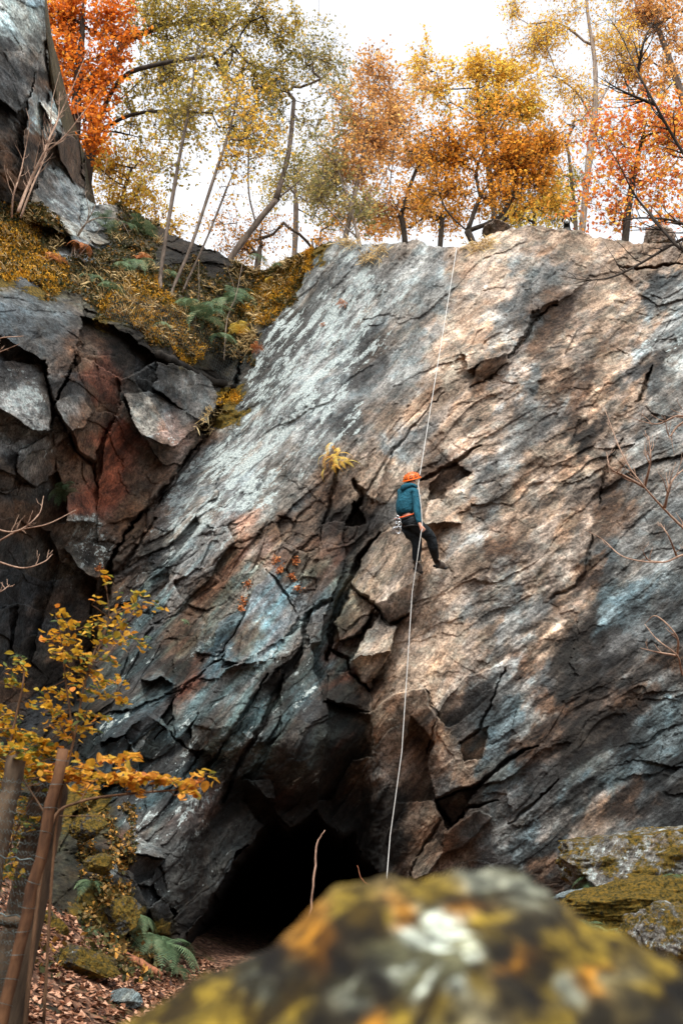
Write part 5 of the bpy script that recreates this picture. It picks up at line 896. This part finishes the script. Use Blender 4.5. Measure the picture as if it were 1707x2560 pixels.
M_SKIN = plain('skin', (.52, .27, .19), .5, var=.08); M_HOOD = fabric('teal_hoodie', (.006, .070, .105)); M_TRS = fabric('black_trousers', (.010, .014, .017)); M_HELM = plain('orange_helmet', (.78, .14, .015), .3, var=.05)
M_BLK = plain('black_rubber', (.012, .012, .012), .6); M_SHOE = plain('grey_brown_shoe', (.07, .055, .045), .7); M_BELT = plain('orange_webbing', (.65, .10, .02), .6); M_MET = plain('aluminium', (.62, .66, .68), .25, .9); M_HAIR = plain('dark_hair', (.02, .013, .009), .7); M_ROPE = plain('white_rope', (.5, .5, .48), .8, var=.12, sc_=90.); M_SOLE = plain('pale_sole', (.25, .27, .27), .7)
yr = min(surfY(1112, 1414), surfY(1095, 1408), surfY(1080, 1400))-.12; ylf = min(surfY(1050, 1424), surfY(1042, 1416), surfY(1035, 1405))-.14; yb = min(yr, ylf)-.42
YB_ = [surfY(x, y) for x in range(1000, 1060, 10) for y in range(1180, 1330, 15)]; yb = min(yb, min(YB_)-.30)
J_ = lambda x, y, dy=0.: W3(x, y, yb+dy)
pel, wai, che, upc, nck, hdb, hdc, hdt = J_(1021, 1303), J_(1014, 1283), J_(1012, 1256), J_(1019, 1231), J_(1027, 1211), J_(1029, 1203), J_(1028, 1193), J_(1026, 1184)
shL, elL, wrL, haL = J_(1001, 1229, .10), J_(1003, 1262, .24), J_(1030, 1285, .34), J_(1042, 1282, .36)
shR, elR, wrR, haR = J_(1039, 1231, -.10), J_(1042, 1277, -.20), J_(1048, 1309, -.25), J_(1055, 1321, -.27)
hiL, knL, anL, heL, toL = J_(1013, 1312, .08), J_(1044, 1352, .16), W3(1040, 1404, ylf-.10), W3(1037, 1416, ylf-.10), W3(1052, 1425, ylf)
hiR, knR, anR, heR, toR = J_(1031, 1308, -.06), J_(1077, 1343, .10), W3(1089, 1396, yr-.12), W3(1087, 1409, yr-.12), W3(1112, 1415, yr)
person = empty('person', W3(1060, 1425, min(yr, ylf)), 'climber in orange helmet, teal hooded top and black trousers hanging on a white rope', 'person')
fdir = lambda a, b_: (b_-a)/np.linalg.norm(b_-a)
JB = [(pel, (.12, .10)), (wai, .10), (che, .12), (upc, .13), (nck, .052), (hdb, .062), (hdc, .082), (hdt, .07), (shL, .055), (elL, .04), (wrL, .028), (haL, .032), (shR, .055), (elR, .04), (wrR, .027), (haR, .042),
 (hiL, .08), (knL, .05), (anL, .035), (hiR, .08), (knR, .05), (anR, .035)]
EB = [(0, 1), (1, 2), (2, 3), (3, 4), (4, 5), (5, 6), (6, 7), (3, 8), (8, 9), (9, 10), (10, 11), (3, 12), (12, 13), (13, 14), (14, 15), (0, 16), (16, 17), (17, 18), (0, 19), (19, 20), (20, 21)]
def hand(root_i, wr, ha, grip):
    d = fdir(wr, ha); s = np.cross(d, grip); s /= np.linalg.norm(s)
    for k, (o, l) in enumerate(((-.024, .030), (-.008, .036), (.008, .034), (.022, .026))):
        b0 = ha+s*o*1.3+d*.018; m = b0+d*l+grip*.008; t = m+grip*.034-d*.006; JB.append((b0, .0125)); JB.append((m, .0115)); JB.append((t, .010)); n = len(JB); EB.extend([(root_i, n-3), (n-3, n-2), (n-2, n-1)])
    b0 = ha-d*.01+grip*.022-s*.015; t = b0+d*.03+grip*.022; JB.append((b0, .010)); JB.append((t, .008)); n = len(JB); EB.extend([(root_i, n-2), (n-2, n-1)])
hand(15, wrR, haR, FW*.8+RT*.3); hand(11, wrL, haL, FW*.6+RT*.6)
nose = hdc+RT*.080+FW*.02-UP*.012; JB.append((hdc+RT*.045-UP*.035+FW*.02, .045)); EB.append((5, len(JB)-1)); JB.append((hdc+RT*.05+FW*.02-UP*.002, .05)); EB.append((6, len(JB)-1)); JB.append((nose, .012)); EB.append((len(JB)-2, len(JB)-1)); JB.append((hdc-FW*.062+RT*.02-UP*.018, .016)); EB.append((6, len(JB)-1))
body = skin('body', JB, EB, person, M_SKIN)
V, F = join([sweep([hdc+RT*.088+FW*.02-UP*.038-FW*.02, hdc+RT*.09+FW*.03-UP*.038], [.008, .008], 6)]); link('mouth', npmesh('mouth', V, F), person, M_SKIN)
hv = hdc+UP*.004-RT*.025; D, Fb = rockblob((.088, .088, .092), 3, 24, 0, 0.); link('hair', npmesh('hair', D+hv-UP*.02, Fb), person, M_HAIR)
link('eye', npmesh('eye', rockblob((.009, .007, .009), 2, 8, 0, 0.)[0]+hdc+RT*.078-FW*.035+UP*.006, rockblob((1, 1, 1), 2, 8, 0, 0.)[1]), person, M_HAIR)
# hooded top: loose over the torso, sleeves to the wrist
skin('hooded_top', [(wai-UP*.06, (.18, .16)), (J_(1011, 1268), (.172, .15)), (che, (.19, .155)), (J_(1014, 1242), (.20, .15)), (upc, (.165, .13)), (nck-UP*.02, .085), (shL, .082), (elL, .064), (wrL, .045), (shR, .088), (J_(1042, 1255, -.16), .07), (elR, .066), (J_(1046, 1294, -.23), .055), (wrR, .042)],
 [(0, 1), (1, 2), (2, 3), (3, 4), (4, 5), (4, 6), (6, 7), (7, 8), (4, 9), (9, 10), (10, 11), (11, 12), (12, 13)], person, M_HOOD)
skin('hood', [(J_(1003, 1228, -.06), .045), (J_(1008, 1218, -.10), .058), (J_(1020, 1213, -.12), .055), (J_(1034, 1214, -.11), .042), (J_(1042, 1219, -.05), .032)], [(0, 1), (1, 2), (2, 3), (3, 4)], person, M_HOOD)
skin('trousers', [(pel, (.215, .18)), (wai-UP*.03, (.185, .155)), (hiL, .15), (J_(1029, 1333, .12), .128), (knL, .100), (J_(1041, 1380, .22), .088), (anL, .068), (hiR, .15), (J_(1057, 1325, .02), .128), (knR, .100), (J_(1083, 1372, .16), .088), (anR-UP*.005, .062)],
 [(0, 1), (0, 2), (2, 3), (3, 4), (4, 5), (5, 6), (0, 7), (7, 8), (8, 9), (9, 10), (10, 11)], person, M_TRS)
for an, he, to in ((anL, heL, toL), (anR, heR, toR)):
    sh = skin('shoe', [(he, .068), (an-UP*.02, .070), ((he+to)/2, .072), (to, .058)], [(0, 1), (0, 2), (2, 3)], person, M_SHOE)
    dn = -UP*.042; V, F = sweep(smoothpath([he+dn-fdir(he, to)*.03, he+dn, (he+to)/2+dn, to+dn, to+dn*.4+fdir(he, to)*.035], 4), .022, 8); link('sole', npmesh('sole', V, F), sh, M_BLK)
# helmet: shell, rim and dark vents
hc = hdc+UP*.008; ax = fdir(np.zeros(3), UP*.96-RT*.16-FW*.1); fx_ = fdir(np.zeros(3), RT-ax*(RT@ax)); fy_ = np.cross(ax, fx_)
def hp(u, v, r=1.):   # u around, v from rim (0) to crown (1)
    e = v*pi/2; cu = np.cos(u); return hc+r*(fx_*(.142*np.cos(e)*cu+(.012*cu))+fy_*.122*np.cos(e)*np.sin(u)+ax*(.125*np.sin(e)-.045+.012*cu*(1-v)))
u = np.linspace(0, 2*pi, 41)[:-1]; v = np.linspace(0, .985, 14); V = np.array([hp(a, b_) for b_ in v for a in u]); k = np.arange(40); k2 = (k+1) % 40
F = (np.stack([k, k2, k2+40, k+40], 1)[None]+(np.arange(13)*40)[:, None, None]).reshape(-1, 4); helmet = link('helmet', npmesh('helmet', V, F), person, M_HELM)
V, F = sweep(np.array([hp(a, 0, 1.01) for a in np.linspace(0, 2*pi, 41)]), .009, 6, False); link('rim', npmesh('rim', V, F), helmet, M_HELM)
for a in np.arange(10)*2*pi/10+.2:
    for v0, v1, w in ((.12, .42, .18), (.50, .78, .22)):
        a2 = a+(.3 if v0 > .4 else 0)
        P = [hp(a2-w, v0, 1.03), hp(a2+w, v0+.03, 1.03), hp(a2+w*.7, v1, 1.035), hp(a2-w*.9, v1-.05, 1.035)]; P2 = [p-(p-hc)*.05 for p in P]
        link('vent', npmesh('vent', np.array(P+P2), np.array([[0, 1, 2, 3], [7, 6, 5, 4], [0, 4, 5, 1], [1, 5, 6, 2], [2, 6, 7, 3], [3, 7, 4, 0]]), False), helmet, M_BLK)
V, F = sweep(smoothpath([hp(-1.2, 0), hdc+RT*.035-FW*.085-UP*.05, hdb+RT*.075-FW*.03-UP*.02], 5), .005, 5); link('chin_strap', npmesh('chin_strap', V, F), helmet, M_BLK)
# harness
def ring(c, n1, n2, a, b_, r, m=28): t = np.linspace(0, 2*pi, m); return sweep(c+np.outer(np.cos(t)*a, n1)+np.outer(np.sin(t)*b_, n2), r, 6, False)
har = empty('harness', wai); har.parent = person; har.matrix_parent_inverse = Matrix.Translation(person.location).inverted()
def part(name, VF, mat, par): V, F = VF; o = bpy.data.objects.new(name, npmesh(name, V, F)); COL.objects.link(o); o.data.materials.append(mat); o.parent = par; o.matrix_parent_inverse = Matrix.Translation(Vector([float(q) for q in wai])).inverted(); return o
bx_ = fdir(np.zeros(3), RT+UP*.28); part('waist_belt', ring(wai-UP*.07, bx_, FW, .185, .165, .022), M_BLK, har); part('webbing', ring(wai-UP*.045, bx_, FW, .190, .172, .011), M_BELT, har)
part('leg_loop', ring(hiL-UP*.07, RT, FW*.9-UP*.3, .125, .125, .014), M_BLK, har); part('leg_loop', ring(hiR-UP*.07, RT, FW*.9-UP*.3, .125, .125, .014), M_BLK, har)
for i, (x, y, a, b_) in enumerate([(993,1297,.030,.055),(997,1304,.028,.05),(990,1302,.025,.05),(999,1311,.03,.045),(991,1312,.02,.05)]): part('carabiner', ring(J_(x, y, -.16-.02*i), fdir(np.zeros(3), RT+FW*(.3*i-.5)), UP, a, b_, .0065, 14), M_MET, har)
for i in range(3): part('pulley', ring(J_(989+i*3, 1327-i, -.15-.02*i), RT, UP, .058-.006*i, .06, .011, 20), M_MET, har)
part('sling', sweep(smoothpath([J_(995, 1290, -.15), J_(992, 1305, -.16), J_(990, 1325, -.16)], 4), .010, 6), M_BLK, har)
# rope: anchor lip > past the climber > brake hand > ground
lip = SP(1141, 620, .06); rp_ = [lip+np.array([.05, 1.2, -.02]), lip+np.array([0, .2, .04]), lip, J_(1044.5, 1212, -.05)*.72+lip*.28, J_(1045, 1212, -.10), J_(1048.5, 1240, -.24), J_(1053, 1272, -.27), J_(1054, 1300, -.28), haR+RT*.004-FW*.012, haR-UP*.06-RT*.02-FW*.05]
gnd = W3(965, 2212, 14.6); rp_ += [W3(1030, 1480, yb-.05), W3(1004, 1880, yb-.35), W3(975, 2090, 14.9), gnd, np.array([gnd[0]-.05, gnd[1], gz(gnd[0], gnd[1])+.02])]
P = [rp_[0]]; 
for a, b_ in zip(rp_[:-1], rp_[1:]): P += [a*(1-t)+b_*t for t in (np.linspace(0, 1, 12)[1:] if np.linalg.norm(b_-a) > 1 else [.5, 1.])]
V, F = sweep(P, .0064, 6); tag(link('climbing_rope', npmesh('climbing_rope', V, F), None, M_ROPE), 'white climbing rope running from the top lip past the climber to the ground', 'rope')
# ------------------------------------------------------------------ the dog looking over the edge
yd = surfY(1418, 585)+.35; Dj = lambda x, y, dy=0.: W3(x, y, yd+dy)
dog = empty('dog', Dj(1428, 610, .3), 'black dog with a grizzled white face sitting on the skyline, looking down', 'dog')
mdg, nt, b = newmat('dog_fur', .8); a = nt.nodes.new('ShaderNodeAttribute'); a.attribute_name = 'Col'; L(nt, a.outputs['Color'], b.inputs['Base Color'])
hd = Dj(1416, 552); fw_ = fdir(hd, CC); sdv = np.cross(fw_, UP); up_ = np.cross(sdv, fw_)*1.; up_ = up_ if up_@UP > 0 else -up_
bo = skin('body', [(hd-up_*.20-fw_*.16, .10), (hd-up_*.10-fw_*.10, .085), (hd-fw_*.03, .076), (hd+fw_*.05-up_*.015, .048), (hd+fw_*.105-up_*.03, .032), (hd-up_*.42-fw_*.30, .13), (hd-up_*.50-fw_*.62, .15), (hd-up_*.36-sdv*.09-fw_*.14, .05), (hd-up_*.60-sdv*.09-fw_*.10, .035), (hd-up_*.36+sdv*.09-fw_*.14, .05), (hd-up_*.60+sdv*.09-fw_*.10, .035)],
 [(0, 1), (1, 2), (2, 3), (3, 4), (0, 5), (5, 6), (0, 7), (7, 8), (0, 9), (9, 10)], dog, mdg)
vv_ = np.array([v.co[:] for v in bo.data.vertices])-hd; ff = vv_@fw_; ss = np.abs(vv_@sdv); uu = vv_@up_
wh = ((ff > -.02) & (ss < .014+.25*np.maximum(0, ff-.02)) & (uu < .07) & (uu > -.05)) | ((ff > .055) & (uu > -.09)) | ((uu < -.13) & (uu > -.32) & (ss < .05) & (ff > -.14))
vattr(bo.data, 'Col', np.where(wh[:, None], np.array([[.42, .44, .44]]), np.array([[.010, .010, .011]])))
for s in (-1, 1):
    V, F = sweep(smoothpath([hd+sdv*s*.055+up_*.062-fw_*.02, hd+sdv*s*.085+up_*.055-fw_*.01, hd+sdv*s*.098+up_*.01, hd+sdv*s*.09-up_*.03], 4), np.interp(np.linspace(0, 1, 13), [0, .5, 1], [.012, .026, .008]), 8); link('ear', npmesh('ear', V, F), dog, M_HAIR)
    D, Fb = rockblob((.009, .009, .009), 2, 8, 0, 0.); link('eye', npmesh('eye', D+hd+fw_*.062+sdv*s*.032+up_*.018, Fb), dog, M_BLK)
D, Fb = rockblob((.016, .014, .013), 2, 10, 0, 0.); link('nose', npmesh('nose', D+hd+fw_*.138-up_*.022, Fb), dog, M_BLK)
